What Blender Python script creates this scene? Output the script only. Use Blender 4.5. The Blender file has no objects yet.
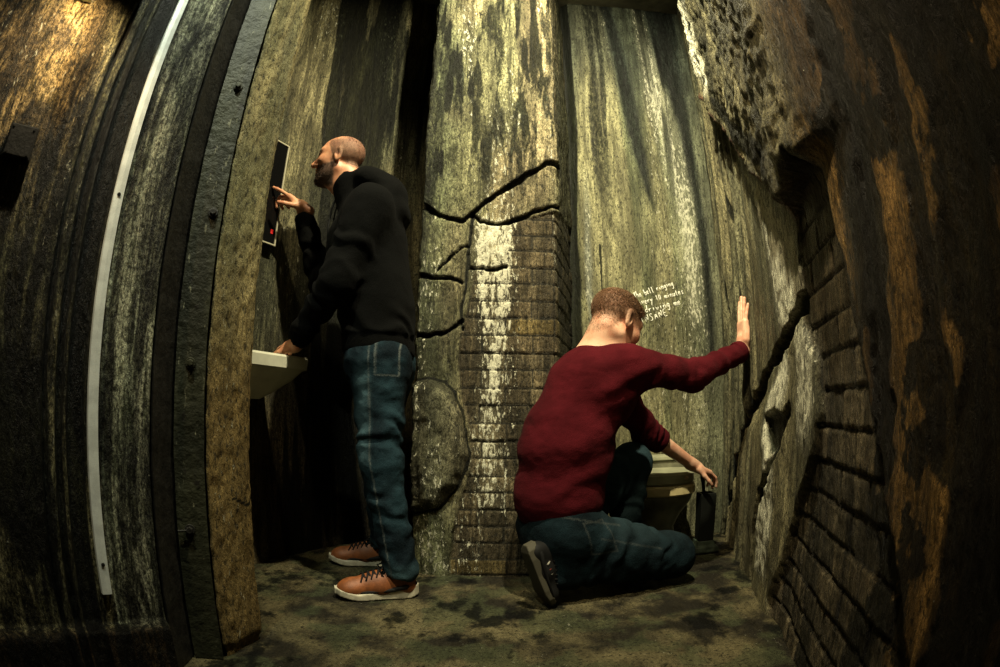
import bpy, bmesh, math, random
import numpy as np
from mathutils import Matrix, Vector

SC = bpy.context.scene
COL = SC.collection
random.seed(7)

# ------------------------------------------------------------------ camera
CAM_H = 0.735                                   # low camera, fisheye lens, tilted up a little
cd = bpy.data.cameras.new('camera')
cd.type = 'PANO'
cd.sensor_fit = 'HORIZONTAL'
cd.sensor_width = 36.0
cd.panorama_type = 'FISHEYE_EQUISOLID'
cd.fisheye_lens = 533.0 * 36.0 / 1000.0
cd.fisheye_fov = math.radians(180)
cd.clip_start = 0.02
cam = bpy.data.objects.new('camera', cd)
COL.objects.link(cam)
SC.camera = cam
TILT, ROLL = math.radians(7.9), math.radians(0.5)
_f = Vector((0, math.cos(TILT), math.sin(TILT)))
_u = Vector((0, -math.sin(TILT), math.cos(TILT)))
_r = Vector((1, 0, 0))
_r2 = _r * math.cos(ROLL) + _u * math.sin(ROLL)
_u2 = -_r * math.sin(ROLL) + _u * math.cos(ROLL)
cam.matrix_world = Matrix(((_r2.x, _u2.x, -_f.x, 0), (_r2.y, _u2.y, -_f.y, 0), (_r2.z, _u2.z, -_f.z, CAM_H), (0, 0, 0, 1)))

# ------------------------------------------------------------------ exposure, world, lamps
SC.view_settings.view_transform = 'Standard'
SC.view_settings.look = 'None'
SC.view_settings.gamma = 1.0
SC.view_settings.use_curve_mapping = False
SC.view_settings.exposure = 0.22
SC.cycles.use_denoising = True
SC.cycles.denoising_input_passes = 'RGB_ALBEDO_NORMAL'
SC.cycles.denoising_prefilter = 'NONE'
w = bpy.data.worlds.new('world')
SC.world = w
w.use_nodes = True
w.node_tree.nodes['Background'].inputs[0].default_value = (0.55, 0.6, 0.35, 1)
w.node_tree.nodes['Background'].inputs[1].default_value = 0.004

def lamp(name, kind, loc, target, energy, color, size=0.1, spot=90, blend=0.6):
    l = bpy.data.lights.new(name, kind)
    l.energy = energy
    l.color = color
    if kind == 'SPOT':
        l.spot_size = math.radians(spot)
        l.spot_blend = blend
        l.shadow_soft_size = size
    elif kind == 'AREA':
        l.shape = 'DISK'
        l.size = size
    else:
        l.shadow_soft_size = size
    o = bpy.data.objects.new(name, l)
    COL.objects.link(o)
    o.location = loc
    if target is not None:
        o.rotation_euler = (Vector(target) - Vector(loc)).to_track_quat('-Z', 'Y').to_euler()
    return o

lamp('ceiling_lamp_light', 'SPOT', (0.27, 1.05, 3.28), (0.36, 2.5, 1.75), 600, (1.0, 0.90, 0.60), 0.035, 122, 1.0)
lamp('niche_lamp_light', 'SPOT', (-0.66, 1.50, 2.95), (-0.86, 2.30, 1.50), 44, (1.0, 0.85, 0.54), 0.03, 84, 1.0)
lamp('corner_lamp_light', 'SPOT', (-0.62, 0.45, 2.75), (-0.86, 1.10, 1.45), 115, (0.95, 1.0, 0.76), 0.03, 74, 1.0)
lamp('wall_lamp_light', 'SPOT', (-0.90, 0.603, 1.72), (-1.084, 0.691, 1.40), 20, (1.0, 0.74, 0.40), 0.02, 125, 1.0)
lamp('side_lamp_light', 'SPOT', (-0.10, 0.30, 2.75), (1.0, 1.62, 0.80), 150, (1.0, 0.80, 0.48), 0.05, 84, 1.0)

# ------------------------------------------------------------------ helpers: objects and tags
def link(name, me, mat=None, parent=None):
    o = bpy.data.objects.new(name, me)
    COL.objects.link(o)
    if mat is not None:
        me.materials.append(mat)
    if parent is not None:
        o.parent = parent
    return o

def tag(o, label=None, cat=None, group=None, kind=None):
    if label: o['label'] = label
    if cat: o['category'] = cat
    if group: o['group'] = group
    if kind: o['kind'] = kind
    return o

def empty(name, loc=(0, 0, 0), rotz=0.0):
    o = bpy.data.objects.new(name, None)
    COL.objects.link(o)
    o.empty_display_size = 0.1
    o.location = loc
    o.rotation_euler = (0, 0, rotz)
    return o

def mesh_np(name, V, Fq, smooth=True):
    me = bpy.data.meshes.new(name)
    V = np.asarray(V, np.float32)
    Fq = np.asarray(Fq, np.int32)
    me.vertices.add(len(V))
    me.vertices.foreach_set('co', V.ravel())
    n, k = Fq.shape
    me.loops.add(n * k)
    me.loops.foreach_set('vertex_index', Fq.ravel())
    me.polygons.add(n)
    me.polygons.foreach_set('loop_start', np.arange(0, n * k, k, dtype=np.int32))
    me.polygons.foreach_set('loop_total', np.full(n, k, np.int32))
    me.update(calc_edges=True)
    if smooth:
        me.polygons.foreach_set('use_smooth', np.ones(n, bool))
    me.validate()
    return me

def set_attr(me, name, kind, arr):
    a = me.attributes.new(name, kind, 'POINT')
    arr = np.ascontiguousarray(arr, np.float32)
    if kind == 'FLOAT': a.data.foreach_set('value', arr.ravel())
    elif kind == 'FLOAT_VECTOR': a.data.foreach_set('vector', arr.ravel())
    else: a.data.foreach_set('color', arr.ravel())

def bm_obj(name, bm, mat, parent=None, smooth=False, bevel=0.0, seg=2):
    bmesh.ops.recalc_face_normals(bm, faces=bm.faces)
    if bevel > 0:
        bmesh.ops.bevel(bm, geom=[e for e in bm.edges if e.calc_face_angle(0) > 0.5], offset=bevel, segments=seg, profile=0.6, affect='EDGES', clamp_overlap=True)
    me = bpy.data.meshes.new(name)
    bm.to_mesh(me); bm.free()
    if smooth:
        me.polygons.foreach_set('use_smooth', np.ones(len(me.polygons), bool))
    return link(name, me, mat, parent)

def bm_box(bm, c, s, R=None):
    m = Matrix.Translation(Vector(c)) @ (R.to_4x4() if R is not None else Matrix.Identity(4)) @ Matrix.Diagonal((s[0], s[1], s[2], 1))
    bmesh.ops.create_cube(bm, size=1.0, matrix=m)

def bm_cyl(bm, a, b, r1, r2=None, seg=20):
    a, b = Vector(a), Vector(b)
    d = b - a
    q = d.to_track_quat('Z', 'Y').to_matrix().to_4x4()
    bmesh.ops.create_cone(bm, cap_ends=True, segments=seg, radius1=r1, radius2=r1 if r2 is None else r2, depth=d.length, matrix=Matrix.Translation((a + b) / 2) @ q)

def bm_tube(bm, pts, r, seg=8, closed=False):
    pts = [Vector(p) for p in pts]
    rings = []
    n = len(pts)
    for i, p in enumerate(pts):
        t = (pts[(i + 1) % n] - pts[i - 1]) if closed else (pts[min(i + 1, n - 1)] - pts[max(i - 1, 0)])
        t.normalize()
        x = t.orthogonal() if i == 0 else (px - t * px.dot(t))
        if x.length < 1e-6: x = t.orthogonal()
        x.normalize(); px = x
        y = t.cross(x)
        rr = r[i] if isinstance(r, (list, tuple)) else r
        rings.append([bm.verts.new(p + (x * math.cos(2 * math.pi * k / seg) + y * math.sin(2 * math.pi * k / seg)) * rr) for k in range(seg)])
    m = n if closed else n - 1
    for i in range(m):
        A, B = rings[i], rings[(i + 1) % n]
        for k in range(seg):
            bm.faces.new((A[k], A[(k + 1) % seg], B[(k + 1) % seg], B[k]))
    if not closed:
        bm.faces.new(rings[0][::-1]); bm.faces.new(rings[-1])

def bm_loft(bm, rings, cap0=True, cap1=True):
    R = [[bm.verts.new(p) for p in r] for r in rings]
    n = len(R[0])
    for A, B in zip(R[:-1], R[1:]):
        for k in range(n):
            bm.faces.new((A[k], A[(k + 1) % n], B[(k + 1) % n], B[k]))
    if cap0: bm.faces.new(R[0][::-1])
    if cap1: bm.faces.new(R[-1])

# ------------------------------------------------------------------ helpers: noise
def _hash(i, j, k, seed):
    n = (i.astype(np.int64) * 374761393 + j.astype(np.int64) * 668265263 + k.astype(np.int64) * 2147483647 + seed * 144665) & 0x7fffffff
    n = ((n ^ (n >> 13)) * 1274126177) & 0x7fffffff
    n = (n ^ (n >> 16)) & 0xffff
    return n.astype(np.float32) / 65535.0

def vnoise(x, y, z=None, seed=0):
    if z is None: z = np.zeros_like(x)
    i, j, k = np.floor(x), np.floor(y), np.floor(z)
    fx, fy, fz = x - i, y - j, z - k
    fx = fx * fx * (3 - 2 * fx); fy = fy * fy * (3 - 2 * fy); fz = fz * fz * (3 - 2 * fz)
    i = i.astype(np.int64); j = j.astype(np.int64); k = k.astype(np.int64)
    def L(kk):
        a = _hash(i, j, kk, seed) * (1 - fx) + _hash(i + 1, j, kk, seed) * fx
        b = _hash(i, j + 1, kk, seed) * (1 - fx) + _hash(i + 1, j + 1, kk, seed) * fx
        return a * (1 - fy) + b * fy
    return L(k) * (1 - fz) + L(k + 1) * fz

def fbm(x, y, z=None, seed=0, oct=4, gain=0.5):
    t = 0; a = 1.0; s = 0
    for o in range(oct):
        t = t + a * vnoise(x * 2 ** o + 17.3 * o, y * 2 ** o + 5.1 * o, None if z is None else z * 2 ** o, seed + o)
        s += a; a *= gain
    return t / s

def sstep(a, b, x):
    t = np.clip((x - a) / (b - a), 0, 1)
    return t * t * (3 - 2 * t)

def pdist(S, Z, poly):
    d = np.full(S.shape, 1e9, np.float32)
    for (x0, y0), (x1, y1) in zip(poly[:-1], poly[1:]):
        ex, ey = x1 - x0, y1 - y0
        t = np.clip(((S - x0) * ex + (Z - y0) * ey) / max(ex * ex + ey * ey, 1e-9), 0, 1)
        d = np.minimum(d, np.hypot(S - x0 - t * ex, Z - y0 - t * ey))
    return d

def psd(S, Z, poly):
    """signed distance to a closed polygon, negative inside"""
    ins = np.zeros(S.shape, bool)
    P = poly + [poly[0]]
    for (x0, y0), (x1, y1) in zip(P[:-1], P[1:]):
        c = ((y0 > Z) != (y1 > Z))
        with np.errstate(divide='ignore', invalid='ignore'):
            xi = (x1 - x0) * (Z - y0) / ((y1 - y0) if y1 != y0 else 1e-9) + x0
        ins ^= c & (S < xi)
    d = pdist(S, Z, P)
    return np.where(ins, -d, d)

# ------------------------------------------------------------------ helpers: node materials
class NT:
    def __init__(s, name):
        s.m = bpy.data.materials.new(name); s.m.use_nodes = True
        s.t = s.m.node_tree; s.b = s.t.nodes['Principled BSDF']
    def n(s, kind, **kw):
        nd = s.t.nodes.new(kind)
        for k, v in kw.items(): setattr(nd, k, v)
        return nd
    def l(s, a, b): s.t.links.new(a, b)
    def val(s, inp, v):
        if hasattr(v, 'is_output'): s.l(v, inp)
        else: inp.default_value = v
    def attr(s, name, out='Vector'):
        return s.n('ShaderNodeAttribute', attribute_name=name).outputs[out]
    def objco(s):
        return s.n('ShaderNodeTexCoord').outputs['Object']
    def scale(s, v, sc):
        m = s.n('ShaderNodeVectorMath', operation='MULTIPLY'); s.l(v, m.inputs[0]); m.inputs[1].default_value = sc
        return m.outputs[0]
    def noise(s, v, scale, detail=4, rough=0.55, dist=0.0):
        nd = s.n('ShaderNodeTexNoise'); s.l(v, nd.inputs['Vector'])
        nd.inputs['Scale'].default_value = scale; nd.inputs['Detail'].default_value = detail
        nd.inputs['Roughness'].default_value = rough; nd.inputs['Distortion'].default_value = dist
        return nd.outputs['Fac']
    def ramp(s, f, a, b, lo=0.0, hi=1.0):
        nd = s.n('ShaderNodeMapRange'); s.l(f, nd.inputs[0]); nd.clamp = True; nd.interpolation_type = 'SMOOTHSTEP'
        nd.inputs[1].default_value = a; nd.inputs[2].default_value = b; nd.inputs[3].default_value = lo; nd.inputs[4].default_value = hi
        return nd.outputs[0]
    def math(s, op, a, b=0.0):
        nd = s.n('ShaderNodeMath', operation=op); s.val(nd.inputs[0], a); s.val(nd.inputs[1], b)
        return nd.outputs[0]
    def mix(s, f, a, b, mode='MIX'):
        nd = s.n('ShaderNodeMix', data_type='RGBA', blend_type=mode)
        s.val(nd.inputs[0], f)
        for i, c in ((6, a), (7, b)):
            if hasattr(c, 'is_output'): s.l(c, nd.inputs[i])
            else: nd.inputs[i].default_value = (*c, 1)
        return nd.outputs[2]
    def bump(s, h, dist, strength=1.0, prev=None):
        nd = s.n('ShaderNodeBump'); s.l(h, nd.inputs['Height']); nd.inputs['Distance'].default_value = dist
        nd.inputs['Strength'].default_value = strength
        if prev is not None: s.l(prev, nd.inputs['Normal'])
        return nd.outputs[0]
    def done(s, color=None, rough=None, normal=None, metal=0.0, spec=0.5):
        if color is not None:
            if hasattr(color, 'is_output'): s.l(color, s.b.inputs['Base Color'])
            else: s.b.inputs['Base Color'].default_value = (*color, 1)
        if rough is not None: s.val(s.b.inputs['Roughness'], rough)
        if normal is not None: s.l(normal, s.b.inputs['Normal'])
        s.b.inputs['Metallic'].default_value = metal
        s.b.inputs['Specular IOR Level'].default_value = spec
        return s.m

def wall_mat(name, streak=1.0, speck=1.0, bump=1.0, wet=0.5):
    """old damp plaster: base colour and masks come from the wall's own vertex data, fine grime and drips from noise in wall coordinates"""
    q = NT(name)
    v = q.attr('wc')
    alb = q.attr('alb', 'Color')
    ma = q.n('ShaderNodeSeparateColor'); q.l(q.attr('ma', 'Color'), ma.inputs[0])
    dark, white, flat = ma.outputs[0], ma.outputs[1], ma.outputs[2]
    sv = q.scale(v, (1.0, 0.11, 1.0))
    st = q.noise(sv, 22, 5, 0.6, 0.6)
    st2 = q.noise(sv, 75, 4, 0.6, 0.3)
    bl = q.noise(q.scale(v, (1.0, 0.6, 1.0)), 7, 5, 0.6)
    fi = q.noise(q.scale(v, (1.0, 0.45, 1.0)), 90, 5, 0.65)
    sp = q.noise(q.scale(v, (1.0, 0.36, 1.0)), 70, 6, 0.75, 0.4)
    blot = q.ramp(bl, 0.30, 0.70, 0.45, 1.25)
    drip = q.ramp(q.noise(sv, 13, 7, 0.72, 0.8), 0.38, 0.60, 1.30, 0.15)
    grit = q.ramp(q.noise(q.scale(v, (1.0, 0.5, 1.0)), 150, 5, 0.8), 0.34, 0.66, 0.22, 1.85)
    mod = q.math('MULTIPLY', q.math('MULTIPLY', blot, drip), grit)
    mod = q.math('ADD', q.math('MULTIPLY', mod, streak), 1.0 - streak)
    cm = q.n('ShaderNodeVectorMath', operation='SCALE'); q.l(alb, cm.inputs[0]); q.l(mod, cm.inputs['Scale'])
    c = cm.outputs[0]
    c = q.mix(q.math('MULTIPLY', q.ramp(st2, 0.50, 0.62), 0.75 * streak), c, q.mix(1.0, c, (0.16, 0.18, 0.13), 'MULTIPLY'))
    pits = q.ramp(fi, 0.36, 0.47, 1.0, 0.0)
    c = q.mix(q.math('MULTIPLY', pits, 0.8), c, (0.010, 0.010, 0.007))
    # pale lime specks, denser where the wall is limed
    th = q.math('SUBTRACT', 0.655, q.math('MULTIPLY', white, 0.20))
    lm = q.ramp(q.math('SUBTRACT', sp, th), 0.0, 0.07)
    c = q.mix(q.math('MULTIPLY', lm, 0.95 * speck), c, (0.66, 0.65, 0.50))
    dk = q.ramp(q.math('ADD', dark, q.math('MULTIPLY', q.math('SUBTRACT', sp, 0.5), 0.9)), 0.25, 0.7)
    c = q.mix(q.math('MULTIPLY', dk, 0.97), c, q.mix(1.0, c, (0.045, 0.055, 0.04), 'MULTIPLY'))
    h = q.math('ADD', q.math('MULTIPLY', sp, 1.0), q.math('MULTIPLY', fi, 0.45))
    h = q.math('ADD', h, q.math('MULTIPLY', st, 0.7))
    nr = q.bump(h, 0.016 * bump)
    ro = q.ramp(st, 0.3, 0.7, 0.72 - 0.50 * wet, 0.90 - 0.3 * wet)
    q.val(q.b.inputs['Specular IOR Level'], 0.18)
    return q.done(c, ro, nr, 0.0, 0.18)

def simple_mat(name, color, rough=0.5, metal=0.0, nscale=0, namp=0.0, bscale=0, bdist=0.0, spec=0.5):
    q = NT(name)
    c = color; nr = None
    v = q.objco()
    if nscale:
        f = q.noise(v, nscale, 5, 0.6)
        c = q.mix(q.ramp(f, 0.35, 0.65, 0.0, 1.0), tuple(x * (1 - namp) for x in color), tuple(min(1, x * (1 + namp)) for x in color))
    if bscale:
        nr = q.bump(q.noise(v, bscale, 4, 0.6), bdist)
    return q.done(c, rough, nr, metal, spec)

# ------------------------------------------------------------------ helpers: walls that follow a path on the floor
def chaikin(p, n):
    p = [np.array(q, float) for q in p]
    for _ in range(n):
        o = [p[0]]
        for a, b in zip(p[:-1], p[1:]): o += [a * .75 + b * .25, a * .25 + b * .75]
        o.append(p[-1]); p = o
    return np.array(p)

def tight(p, r=0.03):
    P = [np.array(a, float) for a in p]
    q = [P[0]]
    for i in range(1, len(P) - 1):
        for o in (P[i - 1], P[i + 1]):
            v = o - P[i]; q.append(P[i] + v / np.linalg.norm(v) * r)
    q.append(P[-1])
    return chaikin(q, 1)

def path_wall(name, P, s0, s1, z0, z1, ds, dz, surf, mat, thick=0.25):
    """a wall along the floor path P (room side to the right of its direction); surf(S,Z) gives relief, colour, masks"""
    seg = np.hypot(*np.diff(P, axis=0).T)
    cum = np.r_[0, np.cumsum(seg)]
    ss = np.linspace(s0, s1, int((s1 - s0) / ds) + 2)
    zz = np.linspace(z0, z1, int((z1 - z0) / dz) + 2)
    X = np.interp(ss, cum, P[:, 0]); Y = np.interp(ss, cum, P[:, 1])
    e = 0.012
    tx = np.interp(ss + e, cum, P[:, 0]) - np.interp(ss - e, cum, P[:, 0])
    ty = np.interp(ss + e, cum, P[:, 1]) - np.interp(ss - e, cum, P[:, 1])
    L = np.hypot(tx, ty) + 1e-9
    nx, ny = ty / L, -tx / L
    S, Z = np.meshgrid(ss.astype(np.float32), zz.astype(np.float32))
    disp, alb, ma = surf(S, Z)
    V = np.stack([X[None] + nx[None] * disp, Y[None] + ny[None] * disp, Z], -1)
    h, k = S.shape
    B = np.stack([np.broadcast_to(X - nx * thick, (h, k)), np.broadcast_to(Y - ny * thick, (h, k)), Z], -1)
    I = np.arange(h * k).reshape(h, k)
    F = np.stack([I[:-1, :-1], I[:-1, 1:], I[1:, 1:], I[1:, :-1]], -1).reshape(-1, 4)
    # rim and plain back so the wall has its thickness
    n0 = h * k
    rim = np.r_[I[0, :], I[1:, -1], I[-1, -2::-1], I[-2:0:-1, 0]]
    RB = B.reshape(-1, 3)[rim]
    J = n0 + np.arange(len(rim)); J2 = np.roll(J, -1); r2 = np.roll(rim, -1)
    F = np.vstack([F, np.stack([rim, J, J2, r2], -1)])
    VV = np.vstack([V.reshape(-1, 3), RB])
    me = mesh_np(name, VV, F)
    pad = lambda a: np.vstack([a.reshape(n0, -1), a.reshape(n0, -1)[rim]])
    wc = pad(np.stack([S, Z, disp], -1)); set_attr(me, 'wc', 'FLOAT_VECTOR', wc)
    al = pad(np.concatenate([alb, np.ones((h, k, 1))], -1)); set_attr(me, 'alb', 'FLOAT_COLOR', al)
    mm = pad(np.concatenate([ma, np.ones((h, k, 1))], -1)); set_attr(me, 'ma', 'FLOAT_COLOR', mm)
    o = link(name, me, mat)
    o['kind'] = 'structure'
    return o

def lerp(a, b, t):
    t = t[..., None]
    return np.asarray(a, np.float32) * (1 - t) + np.asarray(b, np.float32) * t

def bricks(S, Z, cw, ch, joint, seed, z_off=0.0, wob=0.004):
    """joint mask (1 in the joint) and a random tint per brick"""
    Zw = Z + wob * (fbm(S * 6, Z * 6, seed=seed) - .5) * 2 + z_off
    r = np.floor(Zw / ch)
    sx = S / cw + 0.5 * (r % 2) + 0.08 * _hash(r, r * 0, r * 0, seed)
    c = np.floor(sx)
    fz = (Zw / ch - r) * ch; fs = (sx - c) * cw
    e = np.minimum(np.minimum(fz, ch - fz), np.minimum(fs, cw - fs))
    e = e + 0.003 * (fbm(S * 60, Z * 60, seed=seed + 3, oct=2) - .5)
    return 1 - sstep(joint * 0.5, joint * 1.2, e), _hash(r, c, r * 0 + 1, seed + 9), e
# ------------------------------------------------------------------ the setting
OLIVE, TAN, MOSS = (0.20, 0.195, 0.105), (0.33, 0.28, 0.16), (0.10, 0.12, 0.065)
OCHRE, UMBER, SLATE = (0.25, 0.155, 0.055), (0.12, 0.075, 0.034), (0.07, 0.095, 0.085)
BLACK, LIME = (0.010, 0.010, 0.008), (0.50, 0.50, 0.40)
MW = wall_mat('damp_plaster', 0.75, 1.0, 1.0, 0.55)
MW_CONC = wall_mat('streaked_concrete', 0.62, 0.6, 0.5, 0.5)
MW_ROCK = wall_mat('rough_render', 0.7, 1.0, 1.5, 0.65)
MW_WOOD = wall_mat('weathered_boarding', 1.1, 0.5, 0.9, 0.5)

def crack(S, Z, poly, w, seed=0, wob=0.012):
    a = S + wob * (fbm(S * 18, Z * 18, seed=seed + 40) - .5) * 2
    b = Z + wob * (fbm(S * 18 + 9, Z * 18, seed=seed + 41) - .5) * 2
    return pdist(a, b, poly) - w * (0.55 + 0.9 * vnoise(S * 9, Z * 9, seed=seed + 42))

# --- centre pillar: render above, stone blocks on the left, exposed bricks below
P_CENTER = tight([(-.33, 2.95), (-.363, 2.22), (.245, 2.22), (.33, 2.55), (.42, 2.95)])
def surf_center(S, Z):
    rel = 0.014 * (fbm(S * 5, Z * 3, seed=1) - .5) + 0.024 * (fbm(S * 16, Z * 9, seed=2, oct=6, gain=.6) - .5)
    alb = lerp(OLIVE, TAN, sstep(.40, .62, fbm(S * 4, Z * 1.4, seed=3)))
    alb = lerp(alb, np.array(MOSS), sstep(.93, .80, S) * (0.35 + 0.6 * fbm(S * 6, Z * 3, seed=5)))
    dark = np.zeros_like(S); white = np.zeros_like(S)
    front = sstep(.70, .735, S) * sstep(1.375, 1.34, S)
    white += 0.55 * sstep(.5, .7, fbm(S * 9, Z * 1.1, seed=6)) * front
    # bricks
    poly = [(1.1, 1.539), (1.22, 1.571), (1.42, 1.63), (2.1, 1.75), (2.1, -.3), (.884, -.125), (.864, .066), (.887, .249), (.916, .338), (.949, .468), (.948, .637), (.913, .762), (.894, .929), (.909, 1.057), (.94, 1.186), (.955, 1.309), (1.088, 1.319)]
    bd = psd(S + .012 * (fbm(S * 25, Z * 25, seed=8) - .5), Z, poly)
    bm_ = sstep(.006, -.006, bd)
    j, tint, e = bricks(S - .03, Z, 0.215, 0.074, 0.0045, 11)
    bcol = lerp((0.085, 0.072, 0.045), (0.165, 0.130, 0.073), tint)
    bcol = lerp(bcol, np.array((0.19, 0.145, 0.06)), sstep(.92, .96, tint))
    bcol = lerp(bcol, np.array((0.035, 0.033, 0.023)), j)
    brel = -0.010 - 0.006 * j + 0.004 * (fbm(S * 40, Z * 40, seed=12) - .5) + 0.005 * (tint - .5)
    rel = rel * (1 - bm_) + brel * bm_
    alb = lerp(alb, bcol, bm_)
    wp = [(.968, 1.545), (1.118, 1.53), (1.118, 1.319), (1.09, 1.058), (1.072, .764), (1.08, .30), (1.0, .30), (.969, .637), (.986, .973), (.955, 1.229)]
    wm = sstep(.05, -.05, psd(S + .05 * (fbm(S * 14, Z * 2, seed=14) - .5), Z, wp))
    white += .85 * wm * (1 - .6 * j * bm_) * (.55 + .9 * fbm(S * 30, Z * 3, seed=16))
    alb = lerp(alb, np.array((.33, .31, .20)), .30 * wm * (1 - j * bm_))
    # stone blocks left of the bricks
    blk = sstep(.735, .75, S) * sstep(.94, .90, S) * sstep(1.56, 1.52, Z) * (1 - bm_)
    rel += 0.016 * blk * (fbm(S * 9, Z * 9, seed=20))
    bo = [(.70, .835), (.776, .852), (.841, .836), (.884, .795), (.914, .72), (.931, .637), (.949, .532), (.932, .468), (.887, .381), (.823, .30), (.70, .269)]
    q = psd(S + .02 * (fbm(S * 20, Z * 20, seed=21) - .5), Z, bo)
    bu = sstep(0, -.07, q)
    rel += 0.055 * np.sqrt(np.clip(bu, 0, 1)) * (0.75 + .5 * fbm(S * 12, Z * 12, seed=22))
    alb = lerp(alb, np.array((.085, .082, .052)), .8 * sstep(.01, -.02, q))
    dark += .9 * sstep(.012, 0, np.abs(q))
    # cracks
    A = [(.70, 1.63), (.76, 1.585), (.83, 1.554), (.897, 1.538), (.954, 1.586), (1.019, 1.645), (1.086, 1.695), (1.154, 1.741), (1.223, 1.795), (1.279, 1.83), (1.42, 1.86)]
    B = [(.94, 1.577), (.977, 1.538), (1.043, 1.529), (1.109, 1.535), (1.162, 1.564), (1.22, 1.59), (1.279, 1.607), (1.40, 1.645)]
    Cc = [(.941, 1.567), (.939, 1.454), (.928, 1.354), (.922, 1.229), (.899, 1.142), (.909, 1.057)]
    D = [(.70, 1.30), (.786, 1.279), (.852, 1.282), (.904, 1.26)]
    D2 = [(.799, 1.31), (.871, 1.385), (.927, 1.426)]
    E_ = [(.946, 1.331), (1.002, 1.323), (1.058, 1.323), (1.092, 1.337)]
    F_ = [(.70, 1.035), (.772, 1.03), (.837, 1.048), (.908, 1.091)]
    lip = sstep(.0, .05, crack(S, Z, A, 0, 3)) # surface above crack A stands a little proud
    up = (Z > np.interp(S, [a[0] for a in A], [a[1] for a in A]))
    rel += np.where(up & (S > .72) & (S < 1.40), 0.010, 0.0) * front
    for pl, wd, sd in ((A, .0065, 3), (B, .0055, 4), (Cc, .004, 5), (D, .005, 6), (D2, .0015, 7), (E_, .0045, 8), (F_, .0045, 9)):
        d = crack(S, Z, pl, wd, sd)
        m = sstep(.006, -.002, d)
        rel -= 0.022 * m; dark += 1.2 * m
    led = crack(S, Z, [(.70, 2.26), (.762, 2.245), (.888, 2.207), (1.06, 2.146), (1.204, 2.091), (1.36, 2.06)], .001, 12, .004)
    ledy = np.interp(S, [.7, .888, 1.06, 1.204, 1.36], [2.26, 2.207, 2.146, 2.091, 2.06])
    rel += .008 * sstep(-.004, .004, ledy - Z) * front
    dark += .62 * sstep(.47, .66, fbm(S * 19, Z * 2.2, seed=34, oct=6, gain=.65)) * sstep(1.55, 1.8, Z) * front
    # grime drips from the top and the dark lower right
    dark += .75 * sstep(.50, .66, fbm(S * 10, Z * .8, seed=30)) * sstep(1.7, 2.6, Z) * front
    dark += .55 * sstep(.5, .62, fbm(S * 8, Z * 1.0, seed=31)) * sstep(1.0, .7, S)
    # chipped side faces
    side = 1 - front
    rel += side * 0.02 * (fbm(S * 7, Z * 7, seed=33) - .3)
    dark += .6 * sstep(1.365, 1.39, S)  # shade of the right return face, painted in through the dark mask
    alb = lerp(alb, np.array((.11, .060, .030)), .7 * (1 - sstep(.66, .73, S)))
    return rel, alb, np.stack([np.clip(dark, 0, 1.3), np.clip(white, 0, 1.3), bm_], -1)
path_wall('wall_center', P_CENTER, 0.01, 2.04, -.02, 3.45, .006, .007, surf_center, MW, .12)

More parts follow.
